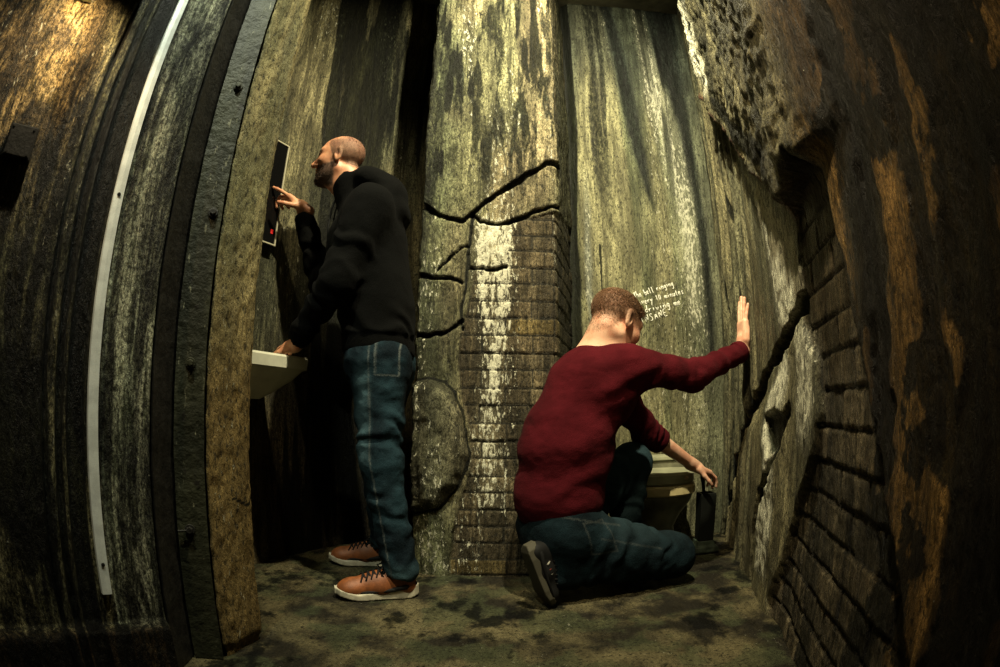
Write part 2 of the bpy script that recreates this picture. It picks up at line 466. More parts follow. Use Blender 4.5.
# --- back wall: poured concrete with drips, carries the scratched writing
P_BACK = chaikin([(.22, 2.78), (.5, 2.80), (1.30, 2.78)], 2)
def surf_back(S, Z):
    rel = 0.016 * (fbm(S * 4, Z * 1.0, seed=51) - .5) + 0.010 * (fbm(S * 30, Z * 5, seed=52) - .5)
    alb = lerp((.135, .145, .078), (.235, .222, .122), sstep(.35, .65, fbm(S * 7, Z * .7, seed=53)))
    alb = lerp(alb, np.array((.15, .16, .105)), sstep(.7, .95, S) * .7)
    dark = np.zeros_like(S); white = np.zeros_like(S)
    Sw = S + .05 * (fbm(S * 10, Z * 1.2, seed=54) - .5)
    D1 = [(.521, 3.5), (.586, 2.944), (.642, 2.538), (.662, 2.109), (.67, 1.85), (.62, 1.975), (.562, 2.239), (.519, 2.604), (.45, 3.5)]
    D2 = [(.771, 3.562), (.992, 3.602), (.979, 2.995), (.983, 2.575), (.979, 2.067), (1.001, 1.56), (.99, 1.0), (.945, 1.0), (.934, 1.557), (.904, 1.994), (.867, 2.484), (.80, 2.884)]
    L1 = [(.712, 3.4), (.797, 2.969), (.857, 2.56), (.896, 2.196), (.915, 1.802), (.91, 1.2), (.85, 1.2), (.814, 1.734), (.765, 2.185), (.70, 2.623)]
    slate = np.maximum(sstep(.035, -.03, psd(Sw, Z, D1)), sstep(.03, -.03, psd(Sw, Z, D2)))
    alb = lerp(alb, np.array((.024, .032, .025)), .92 * slate)
    dark += .55 * slate
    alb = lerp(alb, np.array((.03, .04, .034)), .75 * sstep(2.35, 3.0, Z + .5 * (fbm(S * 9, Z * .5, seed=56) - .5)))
    lm = sstep(.05, -.05, psd(Sw, Z, L1))
    lm = lm * (.25 + .95 * fbm(S * 26, Z * 1.6, seed=63, oct=5))
    white += .62 * lm
    alb = lerp(alb, np.array((.36, .36, .26)), .50 * lm)
    white += .45 * sstep(.50, .7, fbm(S * 17, Z * .6, seed=57, oct=5)) * sstep(.3, .45, S)
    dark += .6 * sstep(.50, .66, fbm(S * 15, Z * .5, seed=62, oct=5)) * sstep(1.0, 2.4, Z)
    # left edge: recess with its shade painted dark, and a pale chipped arris
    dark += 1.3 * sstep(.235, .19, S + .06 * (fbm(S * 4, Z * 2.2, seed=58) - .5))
    rel -= .05 * sstep(.24, .18, S)
    ed = pdist(S + .03 * (fbm(S * 8, Z * 5, seed=59) - .5), Z, [(.285, 3.4), (.275, 2.3), (.26, 1.75), (.27, 1.31), (.285, .9)])
    white += .6 * sstep(.028, .006, ed) * sstep(.45, .6, fbm(S * 3, Z * 3, seed=60) + .12) * sstep(2.1, 1.7, Z)
    alb = lerp(alb, np.array((.30, .33, .28)), .6 * sstep(.03, .005, ed) * sstep(2.2, 1.5, Z))
    d = crack(S, Z, [(.33, 1.62), (.335, 1.36)], .003, 61, .004)
    dark += sstep(.004, -.001, d)
    return rel, alb, np.stack([np.clip(dark, 0, 1.3), np.clip(white, 0, 1.3), 0 * S], -1)
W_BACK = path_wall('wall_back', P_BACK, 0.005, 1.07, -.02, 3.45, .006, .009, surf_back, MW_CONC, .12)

# --- right wall: fluted pilaster, crumbling render over bricks, rusty stucco towards the camera
P_RIGHT = chaikin([(1.27, 2.9), (1.23, 2.62), (1.19, 2.44), (1.125, 2.19), (.97, 1.64), (.8, 1.2), (.5, .3), (.3, -.75)], 2)
def surf_right(S, Z):
    rel = .03 * (fbm(S * 2.4, Z * 1.6, seed=71) - .5) + .012 * (fbm(S * 14, Z * 8, seed=72, oct=5) - .5)
    alb = lerp((.155, .15, .088), (.25, .225, .125), sstep(.38, .62, fbm(S * 5, Z * 1.1, seed=73)))
    dark = np.zeros_like(S); white = np.zeros_like(S)
    far = sstep(2.05, 2.3, S)
    stucco = lerp((.10, .058, .022), (.34, .20, .065), sstep(.40, .62, fbm(S * 7, Z * 4, seed=74)))
    alb = lerp(alb, stucco, sstep(1.95, 2.25, S + .15 * (fbm(S * 4, Z * 4, seed=75) - .5)))
    # flutes of the pilaster
    sw = S + .09 * (fbm(S * 3, Z * .9, seed=76) - .5)
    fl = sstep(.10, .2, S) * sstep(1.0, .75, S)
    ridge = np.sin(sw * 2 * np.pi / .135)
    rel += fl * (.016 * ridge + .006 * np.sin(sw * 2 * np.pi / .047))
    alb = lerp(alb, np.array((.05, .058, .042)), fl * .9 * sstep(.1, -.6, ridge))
    for pl in ([(.30, 3.3), (.275, 2.134), (.25, 1.6), (.282, 1.348), (.337, 1.12), (.365, .856), (.334, .649), (.30, .2)], [(.50, 2.3), (.529, 1.889), (.64, 1.511), (.70, 1.252), (.72, 1.109), (.66, .749), (.535, .507)]):
        d = crack(S, Z, pl, .006, 77, .008)
        rel -= .02 * sstep(.012, -.004, d); dark += 1.1 * sstep(.012, -.004, d)
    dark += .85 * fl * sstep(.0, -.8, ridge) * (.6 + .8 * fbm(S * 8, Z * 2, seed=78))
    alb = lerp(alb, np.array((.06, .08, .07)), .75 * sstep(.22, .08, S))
    # rough rock standing proud above the red-lipped crack
    red = [(.60, 3.4), (.585, 2.8), (.60, 2.401), (.875, 2.014), (1.158, 1.738), (1.332, 1.583), (1.5, 1.441), (1.663, 1.328), (1.771, 1.235)]
    rx = [r[0] for r in red[2:]]; ry = [r[1] for r in red[2:]]
    above = sstep(-.01, .05, Z - np.interp(S, rx, ry)) * sstep(.58, .64, S)
    rel += above * (.05 + .05 * fbm(S * 6, Z * 5, seed=79)) * sstep(2.45, 1.9, S)
    rockm = above * sstep(2.25, 2.0, S)
    rel += rockm * .035 * (fbm(S * 22, Z * 22, seed=80, oct=4) - .5)
    alb = lerp(alb, lerp((.07, .068, .04), (.21, .19, .105), sstep(.35, .65, fbm(S * 8, Z * 5, seed=81))), rockm)
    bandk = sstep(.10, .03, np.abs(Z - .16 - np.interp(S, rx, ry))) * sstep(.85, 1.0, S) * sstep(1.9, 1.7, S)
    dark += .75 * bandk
    d = crack(S, Z, red, .010, 82, .010)
    rel -= .03 * sstep(.014, -.004, d); dark += .8 * sstep(.010, -.004, d)
    alb = lerp(alb, np.array((.10, .028, .018)), sstep(.025, .012, np.abs(d - .012)) * .8 * (Z > 1.2))
    # bricks where the render fell off
    bp = [(1.745, 1.241), (2.035, 1.30), (2.087, 1.215), (2.104, 1.114), (2.125, .991), (2.152, .903), (2.199, .82), (2.217, .728), (2.25, .64), (2.33, .53), (2.44, .42), (2.60, .20), (2.7, -.1), (1.45, -.101), (1.40, .041), (1.513, .247), (1.632, .448), (1.793, .593), (1.85, .709), (1.799, .836), (1.71, .953), (1.72, 1.12)]
    bd = psd(S + .03 * (fbm(S * 16, Z * 16, seed=84) - .5), Z + .03 * (fbm(S * 16 + 5, Z * 16, seed=85) - .5), bp)
    bm_ = sstep(.008, -.008, bd)
    j, tint, e = bricks(S, Z, .20, .086, .0055, 86, .02, .004)
    bcol = lerp((.08, .07, .047), (.21, .17, .105), tint)
    bcol = lerp(bcol, np.array((.02, .018, .014)), j)
    bcol = lerp(bcol, stucco, .75 * sstep(2.12, 2.34, S) * sstep(.42, .56, fbm(S * 9, Z * 5, seed=87)))
    brel = -.020 - .006 * j + .006 * (fbm(S * 36, Z * 36, seed=88) - .5) + .006 * (tint - .5)
    rel = rel * (1 - bm_) + (brel + .3 * rel) * bm_
    alb = lerp(alb, bcol, bm_)
    dark += .8 * sstep(.05, .0, np.abs(bd + .01)) * (S > 1.95) * (Z > .5)
    dark += .5 * bm_ * sstep(.46, .60, fbm(S * 12, Z * .9, seed=89))
    # lime blooms
    W1 = [(1.02, 1.729), (1.25, 1.564), (1.60, 1.283), (1.735, 1.145), (1.705, 1.01), (1.51, .923), (1.381, .972), (1.31, 1.123), (1.28, 1.305), (1.12, 1.515)]
    W2 = [(1.414, .901), (1.525, .844), (1.46, .739), (1.30, .597), (1.36, .499), (1.36, .317), (1.32, .10), (1.10, .08), (1.10, .306), (1.17, .478), (1.12, .628), (1.214, .777)]
    W3 = [(1.60, .96), (1.76, .93), (1.80, .734), (1.74, .603), (1.596, .62), (1.60, .765)]
    W0 = [(.844, 3.3), (.856, 2.519), (.91, 2.25), (.82, 2.215), (.68, 2.538), (.64, 3.3)]
    Sx = S + .05 * (fbm(S * 12, Z * 4, seed=90) - .5)
    wm = np.maximum(np.maximum(sstep(.05, -.06, psd(Sx, Z, W1)), sstep(.03, -.04, psd(Sx, Z, W2))), np.maximum(.8 * sstep(.04, -.04, psd(Sx, Z, W3)), .8 * sstep(.03, -.03, psd(Sx, Z, W0))))
    white += 1.1 * wm
    alb = lerp(alb, np.array((.60, .60, .48)), .8 * wm * (.45 + .8 * fbm(S * 24, Z * 9, seed=96, oct=5)))
    rel += .02 * wm * (fbm(S * 20, Z * 14, seed=91) - .4)
    # black fissures
    K1 = [(1.70, 1.0), (1.578, .959), (1.365, .923), (1.095, .85), (.872, .746), (.67, .634), (.489, .479), (.392, .314), (.263, .156), (.2, .0)]
    K2 = [(1.50, .72), (1.391, .607), (1.283, .495), (1.10, .367), (1.02, .2), (1.02, 0)]
    K3 = [(1.157, .675), (1.33, .70), (1.47, .68), (1.40, .60), (1.238, .544)]
    for pl, wd in ((K1, .022), (K2, .016)):
        d = crack(S, Z, pl, wd, 92, .02)
        m = sstep(.014, -.004, d); rel -= .05 * m; dark += 1.3 * m
    m = sstep(.02, -.02, psd(Sx, Z, K3)); rel -= .04 * m; dark += m
    # bulge of the patches between the fissures
    rel += .035 * sstep(.0, .12, crack(S, Z, K1, .02, 92, .02)) * sstep(.45, .9, S) * sstep(1.6, 1.3, S) * sstep(.95, .6, Z)
    # soot streaks near the camera
    for pl, wd in (([(2.62, 2.2), (2.541, 1.289), (2.506, 1.104), (2.491, .912), (2.50, .65)], .022), ([(2.45, 2.4), (2.36, 1.486), (2.33, 1.218), (2.307, .996), (2.29, .827), (2.30, .62)], .035), ([(2.75, 1.8), (2.649, 1.073), (2.60, .902), (2.60, .2)], .05)):
        d = crack(S, Z, pl, wd, 93, .03)
        dark += 1.1 * sstep(.03, -.01, d); rel -= .008 * sstep(.02, -.01, d)
    dark += .95 * far * sstep(.47, .56, fbm(S * 9, Z * 7, seed=94, oct=6, gain=.62))
    rel += far * .012 * (fbm(S * 30, Z * 12, seed=95) - .5)
    return rel, alb, np.stack([np.clip(dark, 0, 1.3), np.clip(white, 0, 1.3), bm_], -1)
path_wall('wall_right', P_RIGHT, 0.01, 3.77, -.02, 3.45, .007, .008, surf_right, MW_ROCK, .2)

# --- niche on the left with the basin
P_NICHE = chaikin([(-1.37, 1.338), (-.793, 2.764), (-.15, 2.86)], 2)
def surf_niche(S, Z):
    rel = .012 * (fbm(S * 4, Z * 2, seed=101) - .5) + .008 * (fbm(S * 20, Z * 8, seed=102) - .5)
    alb = lerp((.10, .10, .058), (.205, .185, .10), sstep(.38, .62, fbm(S * 6, Z * 1.2, seed=103)))
    alb = lerp(alb, np.array((.095, .065, .032)), .75 * sstep(1.1, .5, Z + .4 * (fbm(S * 6, Z * 2, seed=104) - .5)))
    white = .5 * sstep(.5, .7, fbm(S * 12, Z * 1.0, seed=105)) * sstep(.9, 1.4, Z)
    dark = .85 * sstep(.48, .62, fbm(S * 9, Z * .8, seed=106)) * sstep(.9, 1.05, S)
    dark += .8 * sstep(1.30, 1.40, S + .06 * (fbm(S * 5, Z * 1.5, seed=107) - .5)) * sstep(1.62, 1.5, S)
    return rel, alb, np.stack([np.clip(dark, 0, 1.2), white, 0 * S], -1)
path_wall('wall_niche', P_NICHE, 0.01, 2.10, -.02, 3.45, .008, .010, surf_niche, MW, .12)

# --- left wall: weathered boards with a plinth
P_LEFT = np.array([(-1.60, .003), (-.80, 1.07)])
def surf_left(S, Z):
    rel = .008 * (fbm(S * 5, Z * 1.0, seed=111) - .5)
    grain = fbm(S * 55, Z * 2.2, seed=112, oct=5)
    rel += .010 * (grain - .5) * sstep(1.0, 1.17, S) + .016 * (fbm(S * 12, Z * 7, seed=122, oct=5) - .5) * sstep(1.17, 1.0, S)
    right = sstep(1.15, 1.17, S)
    alb = lerp((.075, .075, .042), (.17, .155, .085), sstep(.35, .65, fbm(S * 9, Z * 4.0, seed=113)))
    alb = lerp(alb, lerp((.16, .175, .12), (.30, .30, .215), sstep(.35, .65, fbm(S * 22, Z * 1.6, seed=114))), right)
    warm = sstep(1.02, .9, S + .1 * (fbm(S * 8, Z * 4, seed=115) - .5))  # pool of warm lamplight, painted into the upper wall colour
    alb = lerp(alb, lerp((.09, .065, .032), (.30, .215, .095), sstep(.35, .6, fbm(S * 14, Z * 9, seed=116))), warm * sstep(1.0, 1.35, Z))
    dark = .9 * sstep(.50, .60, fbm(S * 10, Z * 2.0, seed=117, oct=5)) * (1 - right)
    dark = dark * (1 - .75 * warm * sstep(1.15, 1.4, Z))  # dark blotches thinned inside the painted lamplight
    dark += .55 * sstep(.52, .64, grain) * right
    for s0, wd in ((1.10, .022), (1.055, .008), (1.015, .004)):
        d = np.abs(S - s0 + .018 * (fbm(S * 3, Z * 1.5, seed=118) - .5)) - wd
        m = sstep(.006, -.003, d); dark += 1.2 * m; rel -= .02 * m
    d = np.abs(S - 1.30) - .004
    white = .35 * sstep(.5, .7, fbm(S * 20, Z * 2, seed=119))
    # plinth of old planks
    pl = sstep(.155, .150, Z - .02 * (S - 1.0) - .006 * (fbm(S * 12, Z * 0, seed=120) - .5))
    rel += .035 * pl
    alb = lerp(alb, lerp((.03, .022, .012), (.10, .06, .028), fbm(S * 6, Z * 30, seed=121)), pl)
    dark += .5 * pl
    return rel, alb, np.stack([np.clip(dark, 0, 1.3), white, 0 * S], -1)
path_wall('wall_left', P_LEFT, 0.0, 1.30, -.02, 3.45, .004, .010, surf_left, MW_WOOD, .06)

# --- door jamb: rendered pillar between the steel post and the niche
P_JAMB = tight([(-.80, 1.30), (-.742, 1.185), (-.690, 1.365), (-.80, 1.52), (-1.2, 1.50)], .02)
def surf_jamb(S, Z):
    rel = .008 * (fbm(S * 8, Z * 4, seed=131) - .5) + .010 * (fbm(S * 45, Z * 30, seed=132, oct=4) - .5)
    alb = lerp((.20, .18, .085), (.34, .28, .13), sstep(.35, .65, fbm(S * 12, Z * 3, seed=133)))
    alb = lerp(alb, np.array((.20, .12, .034)), .75 * sstep(1.25, .6, Z + .4 * (fbm(S * 4, Z * 3, seed=134) - .5)))
    white = .3 * sstep(.5, .7, fbm(S * 25, Z * 2, seed=135))
    d = crack(S, Z, [(.20, .46), (.235, .45), (.265, .43), (.29, .45)], .002, 136, .01)
    dark = .9 * sstep(.004, -.001, d)
    rel -= .03 * sstep(.05, 0, Z) * fbm(S * 20, Z * 20, seed=138)
    return rel, alb, np.stack([dark, white, 0 * S], -1)
o = path_wall('pillar', P_JAMB, 0.005, .86, -.02, 3.45, .005, .008, surf_jamb, wall_mat('rough_gold_render', .35, .55, 1.0, .3), .02)

# --- floor: trodden damp screed with moss
def make_floor():
    x = np.arange(-1.75, 1.75, .009, dtype=np.float32); y = np.arange(-.85, 3.05, .009, dtype=np.float32)
    X, Y = np.meshgrid(x, y)
    Zf = .014 * (fbm(X * 4, Y * 4, seed=141, oct=5) - .5) + .006 * (fbm(X * 22, Y * 22, seed=142, oct=4) - .5)
    Zf = Zf - Zf.max() * .55
    alb = lerp((.022, .019, .012), (.150, .128, .066), sstep(.38, .66, fbm(X * 6, Y * 6, seed=143, oct=6, gain=.6)))
    alb = lerp(alb, np.array((.07, .082, .04)), .6 * sstep(.5, .62, fbm(X * 9, Y * 9, seed=144, oct=5)))
    dark = sstep(.40, .75, fbm(X * 9, Y * 7, seed=145, oct=6, gain=.65)) * .75
    white = .25 * sstep(.5, .7, fbm(X * 10, Y * 10, seed=146))
    h, k = X.shape
    I = np.arange(h * k).reshape(h, k)
    F = np.stack([I[:-1, :-1], I[:-1, 1:], I[1:, 1:], I[1:, :-1]], -1).reshape(-1, 4)
    me = mesh_np('floor', np.stack([X, Y, Zf], -1).reshape(-1, 3), F)
    set_attr(me, 'wc', 'FLOAT_VECTOR', np.stack([X, Y * 2.3, Zf], -1).reshape(-1, 3))
    set_attr(me, 'alb', 'FLOAT_COLOR', np.concatenate([alb, np.ones((h, k, 1))], -1).reshape(-1, 4))
    set_attr(me, 'ma', 'FLOAT_COLOR', np.stack([dark, white, 0 * X, 0 * X + 1], -1).reshape(-1, 4))
    o = link('floor', me, wall_mat('damp_screed', .25, .4, 1.3, .5)); o['kind'] = 'structure'
make_floor()

# --- ceiling and the wall behind the camera close the cell
MC = simple_mat('sooty_concrete', (.10, .095, .06), .85, 0, 3, .4, 30, .004)
bm = bmesh.new(); bm_box(bm, (0, 1.1, 3.52), (3.8, 4.2, .14)); o = bm_obj('ceiling', bm, MC); o['kind'] = 'structure'
bm = bmesh.new(); bm_box(bm, (-.5, -.93, 1.7), (2.6, .14, 3.5)); o = bm_obj('wall_front', bm, MC); o['kind'] = 'structure'
bm = bmesh.new(); bm_box(bm, (-1.70, -.45, 1.7), (.14, 1.0, 3.5)); o = bm_obj('wall_entry', bm, MC); o['kind'] = 'structure'
# ------------------------------------------------------------------ soft bodies: blended solids turned into one mesh
def v3(*a): return np.array(a, np.float32)
def unit(a):
    a = np.asarray(a, np.float32); return a / (np.linalg.norm(a) + 1e-9)

class Sdf:
    def __init__(s): s.items = []; s.post = None
    def _add(s, op, fn, lo, hi, k): s.items.append((op, fn, np.asarray(lo, np.float32), np.asarray(hi, np.float32), k)); return s
    def rc(s, a, b, ra, rb, k=.02, op='+', fold=None):
        """tapered limb; fold = (amp, count, t0, t1) presses cloth creases across it"""
        a, b = v3(*a), v3(*b); ba = b - a; L2 = float(ba @ ba); sd = len(s.items)
        def fn(P):
            pa = P - a
            t = np.clip(pa @ ba / L2, 0, 1)
            d = np.linalg.norm(pa - t[:, None] * ba, axis=1)
            r = ra + (rb - ra) * t
            if fold:
                am, ct, t0, t1 = fold
                wv = np.sin(2 * np.pi * (ct * t + 1.1 * vnoise(P[:, 0] * 14, P[:, 1] * 14, P[:, 2] * 14, seed=sd + 5)))
                r = r + am * wv * sstep(t0 - .12, t0 + .08, t) * sstep(t1 + .12, t1 - .08, t)
            return d - r
        R = max(ra, rb) + (fold[0] if fold else 0)
        return s._add(op, fn, np.minimum(a, b) - R, np.maximum(a, b) + R, k)
    def el(s, c, r, R=None, k=.02, op='+'):
        c, r = v3(*c), v3(*r)
        def fn(P):
            q = P - c
            if R is not None: q = q @ R.T
            k0 = np.linalg.norm(q / r, axis=1); k1 = np.linalg.norm(q / (r * r), axis=1)
            return k0 * (k0 - 1) / np.maximum(k1, 1e-6)
        m = float(r.max()) if R is not None else r
        return s._add(op, fn, c - m, c + m, k)
    def bx(s, c, h, R=None, rd=.005, k=.01, op='+'):
        c, h = v3(*c), v3(*h)
        def fn(P):
            q = P - c
            if R is not None: q = q @ R.T
            q = np.abs(q) - (h - rd)
            return np.linalg.norm(np.maximum(q, 0), axis=1) + np.minimum(q.max(1), 0) - rd
        m = float(np.linalg.norm(h))
        return s._add(op, fn, c - m, c + m, k)
    def fnop(s, fn, op='&'): return s._add(op, fn, v3(-9, -9, -9), v3(9, 9, 9), .004)
    def __call__(s, P):
        lo, hi = P.min(0), P.max(0)
        d = np.full(len(P), 1.0, np.float32)
        for op, fn, l, h, k in s.items:
            gap = np.linalg.norm(np.maximum(np.maximum(l - hi, lo - h), 0))
            if gap > .06 and op in '+-':
                if op == '+': d = np.minimum(d, gap)
                continue
            e = fn(P)
            if op == '+': hh = np.maximum(k - np.abs(d - e), 0) / k; d = np.minimum(d, e) - hh * hh * k * .25
            elif op == '-': e = -e; hh = np.maximum(k - np.abs(d - e), 0) / k; d = np.maximum(d, e) + hh * hh * k * .25
            else: d = np.maximum(d, e)
        if s.post is not None: d = d + s.post(P)
        return d

def sdf_mesh(name, S, lo, hi, h):
    lo = np.asarray(lo, np.float32); B = 8
    nb = np.maximum(1, np.ceil((np.asarray(hi) - lo) / (h * B)).astype(int))
    n = nb * B + 1
    D = np.full(n, 1.0, np.float32)
    bi = np.stack(np.meshgrid(*[np.arange(k) for k in nb], indexing='ij'), -1).reshape(-1, 3)
    cen = lo + (bi + .5) * B * h
    dc = np.empty(len(bi), np.float32)
    for i in range(0, len(bi), 256): dc[i:i + 256] = S(cen[i:i + 256])
    rad = B * h * .87
    act = np.abs(dc) < rad * 1.9
    for b, d in zip(bi[~act], dc[~act]):
        i, j, k = b * B
        D[i:i + B + 1, j:j + B + 1, k:k + B + 1] = 1.0 if d > 0 else -1.0
    g = np.stack(np.meshgrid(*[np.arange(B + 1)] * 3, indexing='ij'), -1).reshape(-1, 3)
    ab = bi[act]
    for i in range(0, len(ab), 4):
        ch = ab[i:i + 4]
        P = (lo + ((ch[:, None, :] * B + g[None]) * h)).reshape(-1, 3).astype(np.float32)
        r = S(P).reshape(len(ch), B + 1, B + 1, B + 1)
        for b, q in zip(ch, r):
            a, c, e = b * B
            D[a:a + B + 1, c:c + B + 1, e:e + B + 1] = q
    In = D < 0
    cnt = np.zeros(tuple(n - 1), np.uint8)
    for dx in (0, 1):
        for dy in (0, 1):
            for dz in (0, 1):
                cnt += In[dx:n[0] - 1 + dx, dy:n[1] - 1 + dy, dz:n[2] - 1 + dz]
    cells = np.argwhere((cnt > 0) & (cnt < 8))
    idx = np.full(tuple(n - 1), -1, np.int32)
    idx[tuple(cells.T)] = np.arange(len(cells))
    acc = np.zeros((len(cells), 3), np.float32); num = np.zeros(len(cells), np.float32)
    corners = [(x, y, z) for x in (0, 1) for y in (0, 1) for z in (0, 1)]
    for a in corners:
        for ax in range(3):
            if a[ax]: continue
            b = list(a); b[ax] = 1
            da = D[tuple((cells + a).T)]; db = D[tuple((cells + b).T)]
            m = (da < 0) != (db < 0)
            t = np.where(m, da / np.where(m, da - db, 1), 0)
            p = np.tile(np.array(a, np.float32), (len(cells), 1)); p[:, ax] = t
            acc[m] += p[m]; num[m] += 1
    V = lo + (cells + acc / num[:, None]) * h
    Fs = []
    for ax in range(3):
        o1, o2 = [(1, 2), (2, 0), (0, 1)][ax]
        sl0 = [slice(1, None)] * 3; sl1 = [slice(1, None)] * 3
        A = In[1:-1, 1:-1, 1:-1]
        sh = [slice(1, -1)] * 3; sh[ax] = slice(2, None)
        Bn = In[tuple(sh)]
        e = np.argwhere(A != Bn) + 1
        sgn = In[tuple(e.T)]
        u = np.zeros(3, int); u[o1] = 1; w_ = np.zeros(3, int); w_[o2] = 1
        q = np.stack([idx[tuple((e - u - w_).T)], idx[tuple((e - w_).T)], idx[tuple(e.T)], idx[tuple((e - u).T)]], -1)
        q[~sgn] = q[~sgn][:, ::-1]
        Fs.append(q)
    F = np.vstack(Fs)
    F = F[(F >= 0).all(1)]
    return mesh_np(name, V, F), V

def bounds(S, pad=.03):
    lo = np.min([i[2] for i in S.items if i[0] == '+'], 0) - pad
    hi = np.max([i[3] for i in S.items if i[0] == '+'], 0) + pad
    return lo, hi

def sdf_obj(name, S, h, mat, parent=None, lo=None, hi=None, lower=None):
    l, u = bounds(S)
    if lo is not None: l = np.maximum(l, lo)
    if hi is not None: u = np.minimum(u, hi)
    me, V = sdf_mesh(name, S, l, u, h)
    o = link(name, me, mat, None)
    if parent is not None:
        o.parent = parent
        o.matrix_parent_inverse = parent.matrix_world.inverted()
    return o, V

class Frame:
    """a local frame: fwd, left, up"""
    def __init__(s, c, fwd, up):
        s.c = v3(*c); s.f = unit(fwd); s.l = unit(np.cross(up, s.f)); s.u = np.cross(s.f, s.l)
        s.R = np.stack([s.f, s.l, s.u]).astype(np.float32)
    def p(s, f, l, u): return s.c + s.f * f + s.l * l + s.u * u
    def loc(s, P): return (P - s.c) @ s.R.T

def head_sdf(S, F, g=1.0):
    e = lambda c, r, k=.02, op='+': S.el(F.p(*[x * g for x in c]), [x * g for x in r], F.R, k * g, op)
    c = lambda a, b, ra, rb, k=.02, op='+': S.rc(F.p(*[x * g for x in a]), F.p(*[x * g for x in b]), ra * g, rb * g, k * g, op)
    e((-.012, 0, .035), (.098, .077, .082))
    e((.036, 0, -.002), (.058, .064, .088), .03)
    e((.040, 0, -.070), (.050, .050, .044), .03)
    for y in (-1, 1):
        c((-.002, .050 * y, -.052), (.066, .026 * y, -.098), .017, .015, .03)
        e((.062, .044 * y, -.018), (.026, .020, .020), .025)
        c((.086, .012 * y, .030), (.068, .048 * y, .032), .0125, .011, .018)
    e((.080, 0, -.102), (.020, .022, .016), .02)
    c((.088, 0, .026), (.119, 0, -.018), .0085, .0115, .014)
    e((.121, 0, -.024), (.012, .011, .010), .008)
    for y in (-1, 1):
        e((.101, .012 * y, -.027), (.011, .008, .008), .006)
        e((.099, .031 * y, .010), (.018, .018, .012), .014, '-')
        e((.0775, .031 * y, .010), (.0128, .0145, .0128), .004)
        c((.088, .018 * y, .0185), (.084, .044 * y, .0165), .0045, .004, .005)
    e((.093, 0, -.055), (.011, .026, .0075), .008)
    e((.091, 0, -.067), (.011, .022, .008), .008)
    e((.106, 0, -.0605), (.012, .026, .0022), .004, '-')
    for y in (-1, 1):
        G = Frame(F.p(-.012 * g, .079 * y * g, 0), F.f - .35 * y * F.l * -1 * 0 - F.l * .35 * y * -1 * -1, F.u - .12 * F.f)
        S.el(G.c, np.array((.022, .0085, .036)) * g, G.R, .006 * g)
        S.el(G.p(.004 * g, .0075 * y * g, .003 * g), np.array((.011, .0055, .021)) * g, G.R, .004 * g, '-')
        S.rc(G.p(.012 * g, .001 * y * g, -.006 * g), G.p(.004 * g, .001 * y * g, -.028 * g), .006 * g, .006 * g, .006 * g)

def hand_sdf(S, wrist, fwd, palm, thumb, curls, spread=.0, g=1.0, tcurl=.5, tout=.75):
    """wrist point, finger direction, palm normal, thumb side; curls = bend per finger in radians (index..little)"""
    f = unit(fwd); pn = unit(palm - f * (np.asarray(palm) @ f)); t = np.cross(f, pn)
    t = t if t @ np.asarray(thumb) > 0 else -t
    R = np.stack([f, t, pn]).astype(np.float32)
    W = v3(*wrist)
    P = lambda a, b, c: W + (f * a + t * b + pn * c) * g
    S.bx(P(.052, 0, 0), np.array((.046, .039, .0135)) * g, R, .012 * g, .012)
    S.el(P(.034, .024, .010), np.array((.034, .018, .014)) * g, R, .012)
    S.el(P(.034, -.026, .008), np.array((.036, .014, .013)) * g, R, .012)
    S.rc(P(-.03, 0, 0), P(.02, 0, 0), .027 * g, .026 * g, .02)
    L = ((.043, .026, .021), (.047, .030, .022), (.044, .028, .021), (.034, .020, .018))
    for i, (b, cu) in enumerate(zip((.029, .0095, -.010, -.029), curls)):
        base = P(.094 - (.004, 0, .004, .012)[i], b, 0)
        ang = cu * .55
        dirn = unit(f * math.cos(ang) + pn * math.sin(ang) + t * (spread * (1.5 - i)))
        p = base; r = (.0092, .0095, .0090, .0080)[i]
        for s_, ln in enumerate(L[i]):
            q = p + dirn * ln * g
            S.rc(p, q, r * g, r * .92 * g, .0035)
            p = q; r *= .92
            ang += cu * (.9, .6, 0)[s_]
            dirn = unit(f * math.cos(ang) + pn * math.sin(ang) + t * (spread * (1.5 - i)))
    b0 = P(.018, .026, .006)
    d1 = unit(f * (1 - tout) + t * tout + pn * .35)
    p1 = b0 + d1 * .040 * g
    d2 = unit(d1 + f * tcurl + pn * .25 * tcurl)
    p2 = p1 + d2 * .033 * g
    d3 = unit(d2 + f * tcurl * .6 + pn * .3 * tcurl)
    S.rc(b0, p1, .0145 * g, .0115 * g, .012); S.rc(p1, p2, .0112 * g, .0100 * g, .004); S.rc(p2, p2 + d3 * .026 * g, .0100 * g, .0080 * g, .004)

# ------------------------------------------------------------------ materials for people
def skin_mat(name, base, red):
    q = NT(name)
    v = q.objco()
    c = q.mix(q.ramp(q.noise(v, 22, 4), .35, .65), base, red)
    hs = q.n('ShaderNodeSeparateColor'); q.l(q.attr('hair', 'Color'), hs.inputs[0])
    sp = q.noise(v, 330, 2, .5)
    den = q.math('MULTIPLY', q.ramp(q.math('ADD', hs.outputs[0], q.math('MULTIPLY', q.math('SUBTRACT', sp, .5), .6)), .12, .85), .92)
    c = q.mix(den, c, q.attr('haircol', 'Color'))
    nr = q.bump(q.noise(v, 260, 3, .6), .0006)
    q.b.inputs['Subsurface Weight'].default_value = .08
    q.b.inputs['Subsurface Radius'].default_value = (.012, .005, .003)
    q.b.inputs['Subsurface Scale'].default_value = .6
    return q.done(c, q.math('ADD', q.math('MULTIPLY', den, .35), .46), nr, 0, .35)

